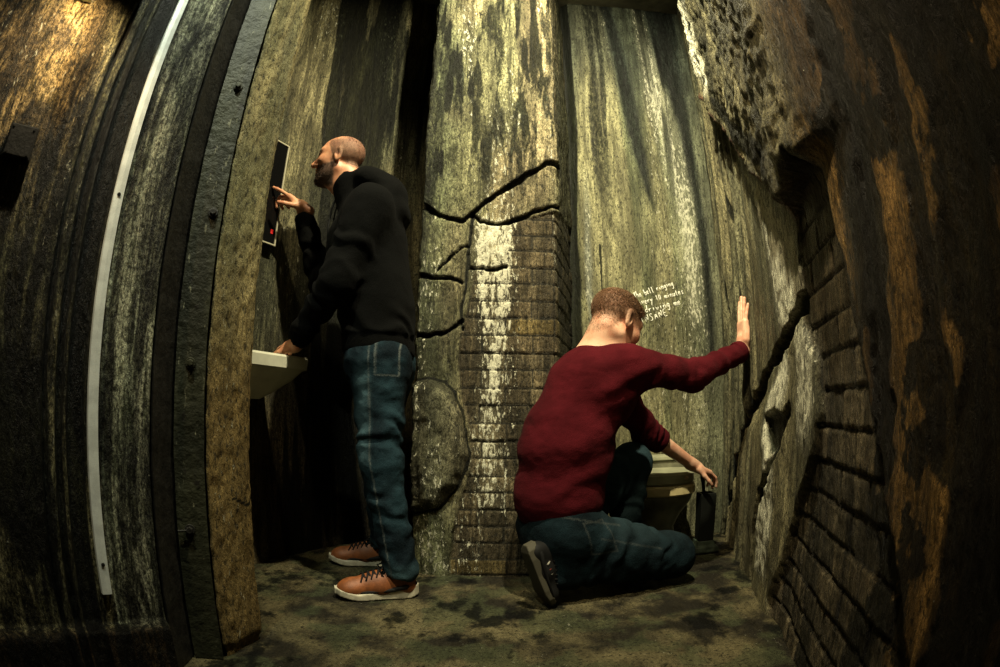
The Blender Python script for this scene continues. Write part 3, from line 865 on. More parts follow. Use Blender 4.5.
def strands(name, V, N, dens, length, flow, rad, count, mat, parent, seed):
    """short hairs growing out of the skin: dens picks the roots, length and flow shape them"""
    rg = np.random.default_rng(seed)
    p = dens / dens.sum()
    i = rg.choice(len(V), count, p=p)
    R = V[i] + rg.normal(0, .0011, (count, 3)); n = N[i]
    D = n * .55 + flow[i] + rg.normal(0, .16, (count, 3)); D /= np.linalg.norm(D, axis=1)[:, None]
    D2 = D + flow[i] * .9 - n * .25 + rg.normal(0, .12, (count, 3)); D2 /= np.linalg.norm(D2, axis=1)[:, None]
    L = length[i] * rg.uniform(.7, 1.2, count)
    a = np.cross(D, rg.normal(0, 1, (count, 3))); a /= np.linalg.norm(a, axis=1)[:, None]; b = np.cross(D, a)
    M1 = R + D * (L * .5)[:, None]; T = M1 + D2 * (L * .5)[:, None]
    vs = []
    for k in range(3):
        o = a * math.cos(2.094 * k) + b * math.sin(2.094 * k)
        vs += [R - n * .001 + o * rad, M1 + o * rad * .8]
    VV = np.stack([vs[0], vs[2], vs[4], vs[1], vs[3], vs[5], T], 1).reshape(-1, 3)
    o = (np.arange(count) * 7)[:, None]
    tri = np.array([[0, 1, 4], [0, 4, 3], [1, 2, 5], [1, 5, 4], [2, 0, 3], [2, 3, 5], [3, 4, 6], [4, 5, 6], [5, 3, 6]])
    F = (o[:, :, None] + tri[None]).reshape(-1, 3)
    me = mesh_np(name, VV, F)
    ob = link(name, me, mat)
    ob.parent = parent; ob.matrix_parent_inverse = parent.matrix_world.inverted()
    return ob

def normals_of(o):
    n = np.empty(len(o.data.vertices) * 3, np.float32); o.data.vertices.foreach_get('normal', n)
    return n.reshape(-1, 3)

def hair_mat(name, a, b):
    q = NT(name); v = q.objco()
    return q.done(q.mix(q.ramp(q.noise(v, 300, 2), .4, .6), a, b), .55, None, 0, .35)

def knit_mat(name, color, amp=.25, bs=420, spec=.04):
    q = NT(name); v = q.objco()
    c = q.mix(q.ramp(q.noise(v, 9, 5, .6), .3, .7), tuple(x * (1 - amp) for x in color), tuple(x * (1 + amp) for x in color))
    c = q.mix(q.math('MULTIPLY', q.ramp(q.noise(v, 340, 2), .55, .75), .25), c, tuple(min(1, x * 1.8 + .001) for x in color))
    h = q.math('ADD', q.noise(v, bs, 2, .5), q.math('MULTIPLY', q.noise(v, 34, 4, .6), 1.6))
    q.b.inputs['Sheen Weight'].default_value = .005
    return q.done(c, .95, q.bump(h, .0020), 0, spec)

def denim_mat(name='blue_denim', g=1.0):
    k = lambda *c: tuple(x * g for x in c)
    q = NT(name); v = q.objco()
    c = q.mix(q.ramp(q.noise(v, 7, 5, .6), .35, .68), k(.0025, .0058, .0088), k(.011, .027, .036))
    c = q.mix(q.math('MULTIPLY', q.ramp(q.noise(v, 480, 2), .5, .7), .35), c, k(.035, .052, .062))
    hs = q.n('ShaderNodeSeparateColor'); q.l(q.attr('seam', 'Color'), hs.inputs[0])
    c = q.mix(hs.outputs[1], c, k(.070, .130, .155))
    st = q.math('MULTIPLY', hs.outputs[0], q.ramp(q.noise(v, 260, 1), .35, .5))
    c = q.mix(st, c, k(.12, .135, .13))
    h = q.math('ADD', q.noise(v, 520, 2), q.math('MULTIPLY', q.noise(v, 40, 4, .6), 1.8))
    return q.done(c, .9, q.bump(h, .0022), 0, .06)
M_DENIM = denim_mat()
M_DENIM_SHADE = denim_mat('shaded_blue_denim', .5)  # same denim darkened: shade on the kneeling man put into the colour
M_HOOD = knit_mat('black_fleece', (.0022, .0023, .0022))
M_KNIT = knit_mat('maroon_knit', (.046, .004, .0065))
M_SKIN1 = skin_mat('skin_tan', (.50, .255, .140), (.42, .175, .095))
M_SKIN2 = skin_mat('skin_fair', (.68, .41, .28), (.60, .29, .185))
M_LEATH = simple_mat('tan_suede', (.17, .050, .011), .6, 0, 30, .25, 200, .0008)
M_SOLE = simple_mat('cream_rubber', (.40, .37, .28), .6, 0, 40, .15)
M_BLK = simple_mat('black_rubber', (.006, .006, .006), .7, spec=.15)
M_EYE = simple_mat('eye', (.55, .52, .46), .15)

def color_body(o, V, F, hairfn, haircol, eye=True):
    L = F.loc(V)
    hv = hairfn(L)
    set_attr(o.data, 'hair', 'FLOAT_COLOR', np.stack([hv, hv, hv, hv * 0 + 1], -1))
    set_attr(o.data, 'haircol', 'FLOAT_COLOR', np.tile(np.array([*haircol, 1.0]), (len(V), 1)))

# ------------------------------------------------------------------ shoes
def make_shoe(parent, heel, toe, upper_mat, sole_mat, lace=True, z=0.0, R=None, length=.30, stripes=None, name='shoe'):
    """local x = heel to toe, y = left, z = up from the ground"""
    if R is None:
        f = unit(v3(toe[0] - heel[0], toe[1] - heel[1], 0)); u = v3(0, 0, 1)
    else: f, u = R
    l = unit(np.cross(u, f)); u = np.cross(f, l)
    g = length / .30
    Mx = Matrix(((f[0], l[0], u[0], heel[0]), (f[1], l[1], u[1], heel[1]), (f[2], l[2], u[2], heel[2] if len(heel) > 2 else z), (0, 0, 0, 1)))
    S = Sdf()
    S.rc((.045, 0, .045), (.050, 0, .078), .036, .034, .03)
    S.rc((.045, 0, .040), (.14, .002, .046), .037, .041, .03)
    S.rc((.14, .002, .042), (.235, .004, .036), .042, .036, .03)
    S.el((.245, .004, .036), (.050, .043, .031), None, .03)
    S.rc((.085, 0, .085), (.185, .002, .060), .030, .024, .03)
    S.fnop(lambda P: .018 - P[:, 2])
    S.el((.062, 0, .118), (.040, .027, .034), None, .008, '-')
    up, V = sdf_obj(name, S, .004, upper_mat)
    So = Sdf()
    def foot(P):
        x = P[:, 0] / .30
        wd = np.interp(x, [0, .06, .2, .45, .7, .85, .95, 1.0], [.016, .032, .038, .038, .047, .045, .033, .012])
        cy = np.interp(x, [0, .45, .75, 1], [0, .002, .005, .002])
        d2 = np.maximum(np.abs(P[:, 1] - cy) - wd, np.maximum(-P[:, 0], P[:, 0] - .302))
        top = np.interp(x, [0, .03, .10, .42, .5, .75, 1.0], [.050, .046, .034, .026, .024, .022, .040])
        bot = np.interp(x, [0, .1, .75, 1.0], [.010, .0, .0, .018])
        return np.maximum(d2, np.maximum(P[:, 2] - top, bot - P[:, 2])) - .002
    So._add('+', foot, (-.01, -.06, -.005), (.31, .06, .06), .01)
    so, V2 = sdf_obj('sole', So, .0035, sole_mat)
    so.parent = up
    if lace:
        bm = bmesh.new()
        for i in range(5):
            x0 = .118 + .019 * i
            zc = .1205 - .31 * (x0 - .085)
            pts = [(x0 - .010, -.034, zc - .022), (x0, -.019, zc - .004), (x0 + .004, 0, zc + .002), (x0 + .008, .019, zc - .004), (x0 + .016, .034, zc - .022)]
            bm_tube(bm, pts, .0042, 6); bm_tube(bm, [(p[0], -p[1], p[2] + .001) for p in pts], .0042, 6)
        for s_ in (-1, 1):
            bm_tube(bm, [(.105, 0, .113), (.12, .018 * s_, .125), (.14, .034 * s_, .112), (.128, .03 * s_, .098), (.108, .006 * s_, .112)], .003, 6)
        la = bm_obj('laces', bm, M_BLK, None, True); la.parent = up
        bm = bmesh.new()
        for s_ in (-1, 1):
            bm_tube(bm, [(.008, .018 * s_, .052), (.05, .040 * s_, .046), (.10, .0415 * s_, .036), (.16, .043 * s_, .031), (.24, .0415 * s_, .028), (.288, .020 * s_, .036)], [.006, .010, .009, .006, .005, .004], 8)
        hc = bm_obj('welt', bm, M_BLK, None, True); hc.parent = up
        bm = bmesh.new(); bm_tube(bm, [(.018, -.006, .10), (.004, 0, .114), (.010, .006, .122), (.020, 0, .108)], .0035, 6)
        pt = bm_obj('pull_loop', bm, M_SOLE, None, True); pt.parent = up
    if stripes:
        for k, (c_, x0) in enumerate(stripes):
            bm = bmesh.new()
            pts = []
            for t in np.linspace(-1, 1, 13):
                a = t * math.pi * .42
                pts.append((x0 + .02 * abs(t), .0435 * math.sin(a) * 1.02, .046 + .043 * math.cos(a) - .004))
            bm_tube(bm, pts, .0045, 6)
            sb = bm_obj('stripe', bm, simple_mat('shoe_stripe', c_, .7), None, True); sb.parent = up
    up.matrix_world = Mx @ Matrix.Diagonal((g, g, g, 1))
    if parent is not None:
        up.parent = parent
        up.matrix_parent_inverse = parent.matrix_world.inverted()
    return up

def cloth_post(amp, fx, fz, seed):
    return lambda P: amp * (fbm(P[:, 0] * fx, P[:, 1] * fx, P[:, 2] * fz, seed=seed, oct=3) - .5)
def make_cuff(a, d, h, r0, r1, mat, parent):
    """a ribbed open cuff round the wrist end of a sleeve"""
    d = Vector(unit(d)); a = Vector(a); x = d.orthogonal().normalized(); y = d.cross(x)
    bm = bmesh.new(); rings = []
    for t, r in ((-h, r0), (-h * .6, r0 * 1.05), (h * .5, r1 * 1.04), (h * .9, r1 * 1.02), (h, r1 * .97), (h * .9, r1 * .88), (0, r1 * .84)):
        rings.append([a + d * t + (x * math.cos(2 * math.pi * k / 72) + y * math.sin(2 * math.pi * k / 72)) * (r + (.0009 if k % 2 else 0)) for k in range(72)])
    bm_loft(bm, rings, False, False)
    o = bm_obj('cuff', bm, mat, None, True); o.parent = parent
    return o

# ------------------------------------------------------------------ the man standing at the basin
def stubble(L, hairline, side):
    """short hair mask in head coordinates (forward, left, up)"""
    n = .012 * (fbm(L[:, 0] * 60, L[:, 1] * 60, L[:, 2] * 60, seed=3, oct=2) - .5)
    line = np.interp(L[:, 0] + n, [-.12, -.075, -.045, -.02, .015, .04, .075, .1], side)
    h = sstep(-.014, .016, L[:, 2] + n - line)
    return h * sstep(hairline + .012, hairline - .012, L[:, 0] + n)

def man_standing():
    root = empty('person', (-.45, 2.03, 0))
    bpy.context.view_layer.update()
    tag(root, 'person standing in black hoodie, blue jeans and tan shoes, hand on the white basin', 'person')
    HF = Frame((-.705, 2.03, 1.770), (-1.0, -.04, .05), (.05, 0, 1))
    Ls, Le, Lw = v3(-.50, 1.865, 1.485), v3(-.595, 1.81, 1.165), v3(-.775, 1.905, .962)
    Rs, Re, Rw = v3(-.56, 2.205, 1.49), v3(-.755, 2.18, 1.20), v3(-.888, 2.115, 1.572)
    Lh, Rh = v3(-.43, 1.935, .93), v3(-.45, 2.125, .93)
    Lk, Rk = v3(-.435, 1.925, .53), v3(-.50, 2.165, .52)
    La, Ra = v3(-.365, 1.915, .10), v3(-.50, 2.305, .10)
    B = Sdf()
    # trunk and legs under the clothes, then neck, arms, hands, head
    B.rc((-.468, 2.03, .93), (-.50, 2.03, 1.2), .09, .105, .05); B.rc((-.50, 2.03, 1.2), (-.545, 2.03, 1.42), .115, .125, .06)
    for s_, e_, w_ in ((Ls, Le, Lw), (Rs, Re, Rw)):
        B.rc(v3(-.545, 2.03, 1.47), s_, .07, .055, .05); B.rc(s_, e_, .048, .038, .03); B.rc(e_, w_, .040, .026, .02)
    for h_, k_, a_ in ((Lh, Lk, La), (Rh, Rk, Ra)):
        B.rc(h_ + v3(-.02, 0, -.06), k_, .070, .050, .04); B.rc(k_, a_, .048, .036, .03)
    B.rc((-.555, 2.03, 1.52), (-.665, 2.03, 1.70), .062, .058, .04)
    B.rc((-.60, 2.03, 1.56), (-.715, 2.03, 1.665), .05, .042, .04)
    head_sdf(B, HF, 1.0)
    # left hand gripping the basin rim, right hand pointing at the panel
    hand_sdf(B, Lw + v3(-.012, .014, -.010), (-.74, .64, -.20), (.0, .10, -1), (-1, -.3, 0), (.45, .40, .40, .45), .10, 1.0, .5, .6)
    hand_sdf(B, Rw + v3(.011, -.010, .012), (-.80, -.10, .60), (-.62, .10, -.78), (-.1, -1, .2), (.12, 1.15, 1.35, 1.45), .02, 1.0, .7, .55)
    body, V = sdf_obj('body', B, .0036, M_SKIN1, root)
    def hf(L):
        h = stubble(L, .045, [-.055, -.050, -.040, -.012, -.010, .045, .070, .08]) * .62
        top = sstep(.10, .118, L[:, 2]) * sstep(.05, 0, np.abs(L[:, 1]))
        h = h * (1 - .75 * sstep(-.05, .03, L[:, 0]) * sstep(.07, .10, L[:, 2]))
        # stubble beard
        jaw = sstep(-.020, -.045, L[:, 2] + .25 * (L[:, 0] - .03)) * sstep(-.012, .010, L[:, 0]) * sstep(-.155, -.12, L[:, 2])
        side = sstep(.020, -.02, L[:, 2]) * sstep(-.010, .0, L[:, 0]) * sstep(.035, .020, L[:, 0])
        mo = sstep(.016, .006, np.abs(L[:, 2] + .046)) * sstep(.07, .082, L[:, 0]) * .9
        eye = sstep(.0055, .003, np.abs(L[:, 2] - .011)) * sstep(.058, .064, L[:, 0]) * sstep(.014, .020, np.abs(L[:, 1])) * sstep(.050, .044, np.abs(L[:, 1]))
        brow = sstep(.0105, .005, np.abs(L[:, 2] - .035 + .10 * np.abs(np.abs(L[:, 1]) - .03))) * sstep(.046, .054, L[:, 0]) * sstep(.008, .013, np.abs(L[:, 1])) * sstep(.055, .048, np.abs(L[:, 1]))
        lips = sstep(.014, .006, np.abs(L[:, 2] + .061)) * sstep(.03, .02, np.abs(L[:, 1])) * sstep(.08, .088, L[:, 0])
        neck = (np.linalg.norm(L, axis=1) < .2)
        return np.where(neck, np.clip(np.maximum(np.maximum(h, np.maximum(jaw, .5 * side) * .85 * (1 - lips)), np.maximum(np.maximum(1.3 * brow, 1.4 * eye), mo * .7 * (1 - lips))), 0, 1), 0)
    color_body(body, V, HF, hf, (.045, .026, .017))
    body['label'] = 'shaved head, dark stubble beard and bare hands'
    # beard and cropped hair grow as short strands
    L = HF.loc(V); N = normals_of(body); near = np.linalg.norm(L, axis=1) < .175
    jaw = sstep(-.030, -.055, L[:, 2] + .30 * (L[:, 0] - .03)) * sstep(.000, .016, L[:, 0]) * sstep(-.128, -.115, L[:, 2])
    mo = sstep(.014, .006, np.abs(L[:, 2] + .046)) * sstep(.07, .082, L[:, 0])
    lips = sstep(.012, .006, np.abs(L[:, 2] + .061)) * sstep(.03, .02, np.abs(L[:, 1])) * sstep(.08, .088, L[:, 0])
    dn = np.where(near, np.maximum(jaw, mo) * (1 - lips), 0)
    strands('beard', V, N, dn, np.where(L[:, 0] > .05, .0045, .003), np.tile(HF.f * .35 - HF.u * .75, (len(V), 1)), .0005, 4200, hair_mat('dark_beard', (.028, .016, .010), (.080, .045, .026)), root, 3)
    dh = np.where(near, np.clip(hf(L) * (L[:, 2] > -.06) * (L[:, 0] < .05), 0, 1) ** 2, 0)
    strands('hair', V, N, dh, np.full(len(V), .0028), np.tile(-HF.u * .5 - HF.f * .2, (len(V), 1)), .0005, 5200, hair_mat('cropped_hair', (.014, .008, .005), (.05, .028, .016)), root, 4)
    # hoodie
    H = Sdf()
    H.el((-.468, 2.03, .96), (.138, .185, .20), None, .05)
    H.rc((-.478, 1.985, .96), (-.500, 1.98, 1.20), .128, .125, .05); H.rc((-.478, 2.075, .96), (-.500, 2.08, 1.20), .128, .125, .05)
    H.rc((-.492, 2.0, 1.12), (-.540, 2.0, 1.36), .130, .140, .06); H.rc((-.492, 2.06, 1.12), (-.540, 2.06, 1.36), .130, .140, .06)
    H.el((-.545, 2.03, 1.36), (.150, .195, .20), None, .06)
    H.rc((-.52, 1.90, 1.47), (-.56, 2.17, 1.475), .085, .085, .06)
    H.rc(Ls, Le, .088, .066, .05, '+', (.006, 3.2, .45, 1.0)); H.rc(Le, Lw + (Le - Lw) * .06, .067, .046, .03, '+', (.006, 3.6, 0.0, .9))
    H.rc(Rs, Re, .088, .066, .05, '+', (.006, 3.2, .5, 1.0)); H.rc(Re, Rw + (Re - Rw) * .10, .067, .046, .03, '+', (.006, 3.4, .0, .9))
    H.rc((-.590, 2.03, 1.545), (-.632, 2.03, 1.640), .094, .086, .05)       # collar
    # squash the trunk front to back
    # hood lying on the back
    H.el((-.535, 2.03, 1.635), (.110, .125, .075), Frame((0, 0, 0), (-1, 0, .55), (0, 0, 1)).R, .02)
    H.el((-.462, 2.03, 1.565), (.075, .115, .105), None, .03)
    H.rc((-.425, 1.99, 1.50), (-.425, 2.07, 1.50), .050, .050, .03)
    H.rc((-.625, 2.03, 1.62), (-.74, 2.03, 1.76), .069, .070, .010, '-')
    H.el((-.63, 2.03, 1.715), (.085, .085, .055), Frame((0, 0, 0), (-1, 0, .8), (0, 0, 1)).R, .012, '-')
    H.rc(Lw, Lw + (Lw - Le) * .4, .038, .038, .006, '-'); H.rc(Rw, Rw + (Rw - Re) * .4, .038, .038, .006, '-')
    H.fnop(lambda P: .922 - P[:, 2] + .004 * np.sin(P[:, 1] * 30))
    def hpost(P):
        f = .012 * (fbm(P[:, 0] * 9, P[:, 1] * 9, P[:, 2] * 7, seed=21, oct=3) - .5)
        # soft folds running from the armpit to the hem and bunching above the rib
        f += .006 * np.sin((P[:, 2] * 60 + 22 * P[:, 0] + 8 * vnoise(P[:, 0] * 9, P[:, 1] * 9, P[:, 2] * 9, seed=22))) * sstep(1.14, 1.02, P[:, 2]) * sstep(.985, 1.01, P[:, 2])
        f += .006 * sstep(1.0, .985, P[:, 2]) * (P[:, 0] > -.70)                                 # the rib pulls in
        return f
    H.post = hpost
    hood, _ = sdf_obj('hoodie', H, .0055, M_HOOD, root)
    # rib cuffs, hem and drawcord
    for a, d in ((Lw + (Le - Lw) * .13, Lw - Le), (Rw + (Re - Rw) * .16, Rw - Re)):
        make_cuff(a, d, .026, .0480, .0445, M_HOOD, hood)
    bm = bmesh.new()
    for y in (-.02, .02):
        bm_tube(bm, [(-.695, 2.03 + y, 1.585), (-.708, 2.03 + y * 1.2, 1.53), (-.714, 2.03 + y * 1.3, 1.46), (-.712, 2.03 + y * 1.35, 1.40)], .004, 6)
    dc_ = bm_obj('drawcord', bm, M_BLK, None, True); dc_.parent = hood
    # jeans
    J = Sdf()
    J.rc((-.470, 1.965, .92), (-.470, 2.095, .92), .108, .108, .06)
    J.rc((-.460, 1.960, .87), (-.462, 2.10, .87), .112, .112, .06)
    J.rc(Lh + v3(-.02, .02, -.04), Lk, .108, .078, .05, '+', (.005, 5, .55, 1.0)); J.rc(Lk, La + v3(0, 0, .01), .076, .066, .04, '+', (.0035, 4.3, .2, 1.0))
    J.rc(Rh + v3(-.01, -.02, -.04), Rk, .108, .078, .05, '+', (.005, 5, .55, 1.0)); J.rc(Rk, Ra + v3(0, 0, .01), .076, .066, .04, '+', (.0035, 4.3, .2, 1.0))
    for a_ in (La, Ra):
        J.rc(a_ + v3(-.005, 0, -.01), a_ + v3(-.005, 0, -.09), .056, .06, .006, '-')
    J.fnop(lambda P: .072 - P[:, 2] + .008 * np.sin(P[:, 0] * 40)); J.fnop(lambda P: P[:, 2] - .965)
    J.post = cloth_post(.017, 13, 19, 31)
    jo, V = sdf_obj('jeans', J, .0055, M_DENIM, root)
    # stitched pocket, side seam and worn thighs
    X, Y, Z = V.T
    near = sstep(1.99, 1.93, Y)
    sx = np.interp(Z, [.1, .53, .93], [-.372, -.442, -.452])
    seam = sstep(.0045, .002, np.abs(X - sx + .014)) * near * .45
    pk = np.abs(np.maximum(np.abs(X + .400) - .040, np.abs(Z - .905) - .065))
    seam = np.maximum(seam, sstep(.0045, .0015, pk) * near * .6)
    yoke = sstep(.005, .002, np.abs(Z - .925 + .35 * (X + .5) * 0)) * .0
    fd = sstep(.05, .0, np.abs(X + .49)) * sstep(.45, .6, Z) * sstep(.92, .8, Z) * .55 + sstep(.06, 0, np.abs(Z - .10)) * .35
    fd = fd * (0.5 + vnoise(X * 25, Y * 25, Z * 12, seed=33))
    set_attr(jo.data, 'seam', 'FLOAT_COLOR', np.stack([seam, np.clip(fd, 0, 1), X * 0, X * 0 + 1], -1))
    s1 = make_shoe(root, (-.305, 1.945), (-.60, 1.835), M_LEATH, M_SOLE, length=.315)
    s2 = make_shoe(root, (-.455, 2.325), (-.77, 2.275), M_LEATH, M_SOLE, length=.31)
    return root
man_standing()

# ------------------------------------------------------------------ the man kneeling by the toilet
def man_kneeling():
    root = empty('person', (.38, 1.98, 0))
    bpy.context.view_layer.update()
    tag(root, 'person kneeling in a maroon sweater and jeans with one palm pressed on the wall', 'person')
    fb = unit(v3(.79, .60, 0)); rb = v3(.60, -.79, 0)
    HF = Frame((.450, 2.027, 1.060), (.72, .48, -.52), (.38, .26, 1))
    N = v3(.385, 2.02, .955)
    Rs, Re, Rw = v3(.485, 1.925, .885), v3(.765, 2.005, .850), v3(1.058, 2.125, .965)
    Ls, Le, Lw = v3(.435, 2.165, .875), v3(.640, 2.275, .625), v3(.915, 2.390, .450)
    Pv = v3(.225, 1.975, .30)
    Rh, Rk, Ra = v3(.275, 1.925, .245), v3(.705, 2.035, .115), v3(.225, 1.885, .120)
    Lh, Lk, La = v3(.245, 2.085, .275), v3(.575, 2.245, .495), v3(.535, 2.225, .10)
    B = Sdf()
    B.rc(Pv, v3(.30, 2.0, .62), .11, .115, .05); B.rc(v3(.30, 2.0, .62), v3(.375, 2.03, .85), .115, .125, .05)
    for s_, e_, w_ in ((Rs, Re, Rw), (Ls, Le, Lw)):
        B.rc(v3(.385, 2.03, .89), s_, .07, .055, .05); B.rc(s_, e_, .048, .041, .03); B.rc(e_, w_, .043, .027, .02)
    for h_, k_, a_ in ((Rh, Rk, Ra), (Lh, Lk, La)):
        B.rc(h_, k_, .085, .055, .04); B.rc(k_, a_, .052, .038, .03)
    B.rc(v3(.362, 2.015, .93), HF.p(-.030, 0, -.050), .070, .066, .04)
    head_sdf(B, HF, 1.13)
    hand_sdf(B, Rw + v3(.004, .004, .024), (.085, .06, 1), (1.0, -.02, .02), (-.05, .9, 0), (.06, .02, .02, .08), .09, 1.14, .3, .35)
    hand_sdf(B, Lw + v3(.010, .004, -.006), (.88, .28, -.38), (.1, .2, -.9), (.1, -.6, .3), (.55, .7, .8, .9), .04, 1.0, .5, .45)
    body, V = sdf_obj('body', B, .0036, M_SKIN2, root)
    def hf(L):
        h = stubble(L / 1.13, .052, [-.105, -.095, -.062, -.004, .012, .030, .055, .07])
        near = np.linalg.norm(L, axis=1) < .2
        h = h * np.interp(L[:, 2], [-.05, .0, .05, .09], [.35, .62, .85, 1.0])
        brow = sstep(.006, .003, np.abs(L[:, 2] - .034)) * sstep(.055, .062, L[:, 0]) * sstep(.008, .013, np.abs(L[:, 1])) * sstep(.055, .048, np.abs(L[:, 1]))
        return np.where(near, np.clip(np.maximum(h, .8 * brow), 0, 1), 0)
    color_body(body, V, HF, hf, (.075, .034, .015))
    body['label'] = 'fair neck, ear, forearm and hands'
    # short hair on the back and sides, longer on the crown, all of strands
    L = HF.loc(V) / 1.13; N = normals_of(body); near = np.linalg.norm(L, axis=1) < .16
    ear = sstep(1.25, .95, np.linalg.norm((L - v3(-.014, 0, -.002)) / v3(.026, 1, .040), axis=1)) * sstep(.070, .076, np.abs(L[:, 1]))
    h = np.where(near, stubble(L, .056, [-.100, -.090, -.058, -.004, .012, .030, .055, .07]) * (1 - ear), 0)
    line = np.interp(L[:, 0], [-.12, -.06, .0, .05, .09], [.070, .062, .056, .050, .050])
    top = sstep(-.006, .012, L[:, 2] - line)
    ln = .0022 + .0040 * sstep(-.05, .05, L[:, 2]) + top * np.interp(L[:, 0], [-.1, 0, .08], [.006, .012, .024])
    side = (-HF.u * .8 - HF.f * .35)[None] * (1 - top)[:, None] + (HF.f * .75 - HF.l * .45)[None] * top[:, None]
    strands('hair', V, N, np.clip(h, 0, 1) * (.30 + .70 * sstep(-.09, .02, L[:, 2])), ln, side, .00062, 15000, hair_mat('brown_hair', (.085, .040, .017), (.21, .105, .046)), root, 6)
    # sweater
    H = Sdf()
    H.rc(v3(.225, 1.975, .40), v3(.255, 1.985, .60), .172, .165, .06)
    H.rc(v3(.255, 1.985, .60), v3(.330, 2.01, .80), .165, .150, .06)
    H.el((.365, 2.015, .80), (.150, .185, .145), Frame((0, 0, 0), fb + v3(0, 0, -.35), (0, 0, 1)).R, .06)
    H.rc(v3(.455, 1.945, .875), v3(.40, 2.15, .875), .078, .074, .06)
    H.rc(v3(.36, 2.01, .88), v3(.385, 2.022, .935), .105, .078, .05)
    H.rc(Rs, Re, .079, .060, .05, '+', (.004, 3.0, .3, 1.0)); H.rc(Re, Rw + (Re - Rw) * .07, .061, .045, .03, '+', (.004, 3.5, 0, .8))
    Lc = Le + (Lw - Le) * .22
    H.rc(Ls, Le, .079, .062, .05, '+', (.005, 3.2, .4, 1.0)); H.rc(Le, Lc, .063, .056, .03, '+', (.005, 2, 0, 1.0))
    H.rc(v3(.40, 2.025, .95), HF.p(-.02, 0, -.05), .068, .07, .010, '-')
    H.rc(Rw, Rw + (Rw - Re) * .4, .037, .037, .006, '-'); H.rc(Lc + (Lw - Le) * .06, Lc + (Lw - Le) * .5, .047, .042, .006, '-')
    def hem(P):
        r = (P - Pv) @ rb; f = (P - Pv) @ fb
        return .315 + .12 * np.clip(f, -.3, .3) + .012 * np.sin(r * 26 + f * 14) - P[:, 2]
    H.fnop(lambda P: np.where(P[:, 0] < .62, hem(P), -1.0))
    def hpost(P):
        f = .012 * (fbm(P[:, 0] * 8, P[:, 1] * 8, P[:, 2] * 16, seed=41, oct=4) - .5)
        r = (P - Pv) @ rb; fd = (P - Pv) @ fb
        # creases that sag across the back and run up to the raised arm
        ph = P[:, 2] * 42 - fd * 16 + 3.2 * fbm(P[:, 0] * 7, P[:, 1] * 7, P[:, 2] * 7, seed=42, oct=2) * 2
        f += .0042 * np.sin(ph) * sstep(.80, .62, P[:, 2]) * sstep(.36, .46, P[:, 2]) * (P[:, 0] < .60)
        ph2 = (P[:, 2] * .9 - fd * .5) * 70
        f += .005 * np.sin(ph2) * sstep(.72, .80, P[:, 2]) * sstep(.93, .86, P[:, 2]) * sstep(.30, .38, P[:, 0]) * (P[:, 0] < .6)
        return f
    H.post = hpost
    sw, _ = sdf_obj('sweater', H, .0052, M_KNIT, root)
    make_cuff(Rw + (Re - Rw) * .09, Rw - Re, .020, .0468, .0455, M_KNIT, sw)
    make_cuff(Lc + unit(Lw - Le) * .012, Lw - Le, .018, .0575, .0555, M_KNIT, sw)
    # jeans
    J = Sdf()
    J.rc(v3(.245, 1.93, .30), v3(.215, 2.06, .30), .132, .132, .06)
    J.rc(v3(.22, 1.955, .245), v3(.215, 2.04, .25), .132, .132, .06)
    J.rc(Rh, Rk, .120, .092, .05, '+', (.005, 5, .1, .9)); J.rc(Rk, Ra, .082, .066, .05, '+', (.005, 6, .1, 1))
    J.rc(Lh, Lk, .118, .080, .05, '+', (.005, 5, .2, .9)); J.rc(Lk, La, .080, .064, .04, '+', (.005, 6, .1, 1))
    J.fnop(lambda P: .006 - P[:, 2])
    J.post = cloth_post(.014, 13, 15, 51)
    jo, V = sdf_obj('jeans', J, .0055, M_DENIM_SHADE, root)
    X, Y, Z = V.T
    r = (V - Pv) @ rb; f = (V - Pv) @ fb
    seam = np.zeros_like(X)
    pk = np.abs(np.maximum(np.abs(f - .02 + .3 * (Z - .27)) - .05, np.abs(Z - .265) - .06))
    seam = np.maximum(seam, sstep(.0045, .0015, pk) * (r > .04) * .5)
    seam = np.maximum(seam, sstep(.005, .002, np.abs(Z - .325 + .25 * f)) * .4 * (r > .02) * (X < .45))
    seam = np.maximum(seam, sstep(.005, .002, np.abs(Z - (.30 - .30 * (X - .3)) + .02)) * .3 * (X > .36) * (X < .62) * (Y < 2.1))
    fd = sstep(.15, .30, Z) * .30 * sstep(.30, .5, X) + .30 * sstep(.40, .55, Z)
    fd = fd * (0.5 + vnoise(X * 25, Y * 25, Z * 12, seed=53))
    set_attr(jo.data, 'seam', 'FLOAT_COLOR', np.stack([seam, np.clip(fd, 0, 1), X * 0, X * 0 + 1], -1))
    # belt loops
    # near shoe stands on its bent toes, sole towards the camera's left; far shoe is flat
    up_ = unit(v3(.60, .30, .25)); fw = unit(v3(.34, .10, -.93))
    make_shoe(root, (.085, 1.805, .245), None, M_BLK, simple_mat('tan_gum_sole', (.05, .046, .032), .75, spec=.2), lace=True, R=(fw, up_), length=.265,
              stripes=[((.20, .19, .16), .085), ((.20, .035, .025), .110), ((.20, .19, .16), .132)])
    make_shoe(root, (.46, 2.165), (.70, 2.345), M_BLK, simple_mat('tan_gum_sole', (.20, .18, .12), .7), length=.29)
    return root
man_kneeling()
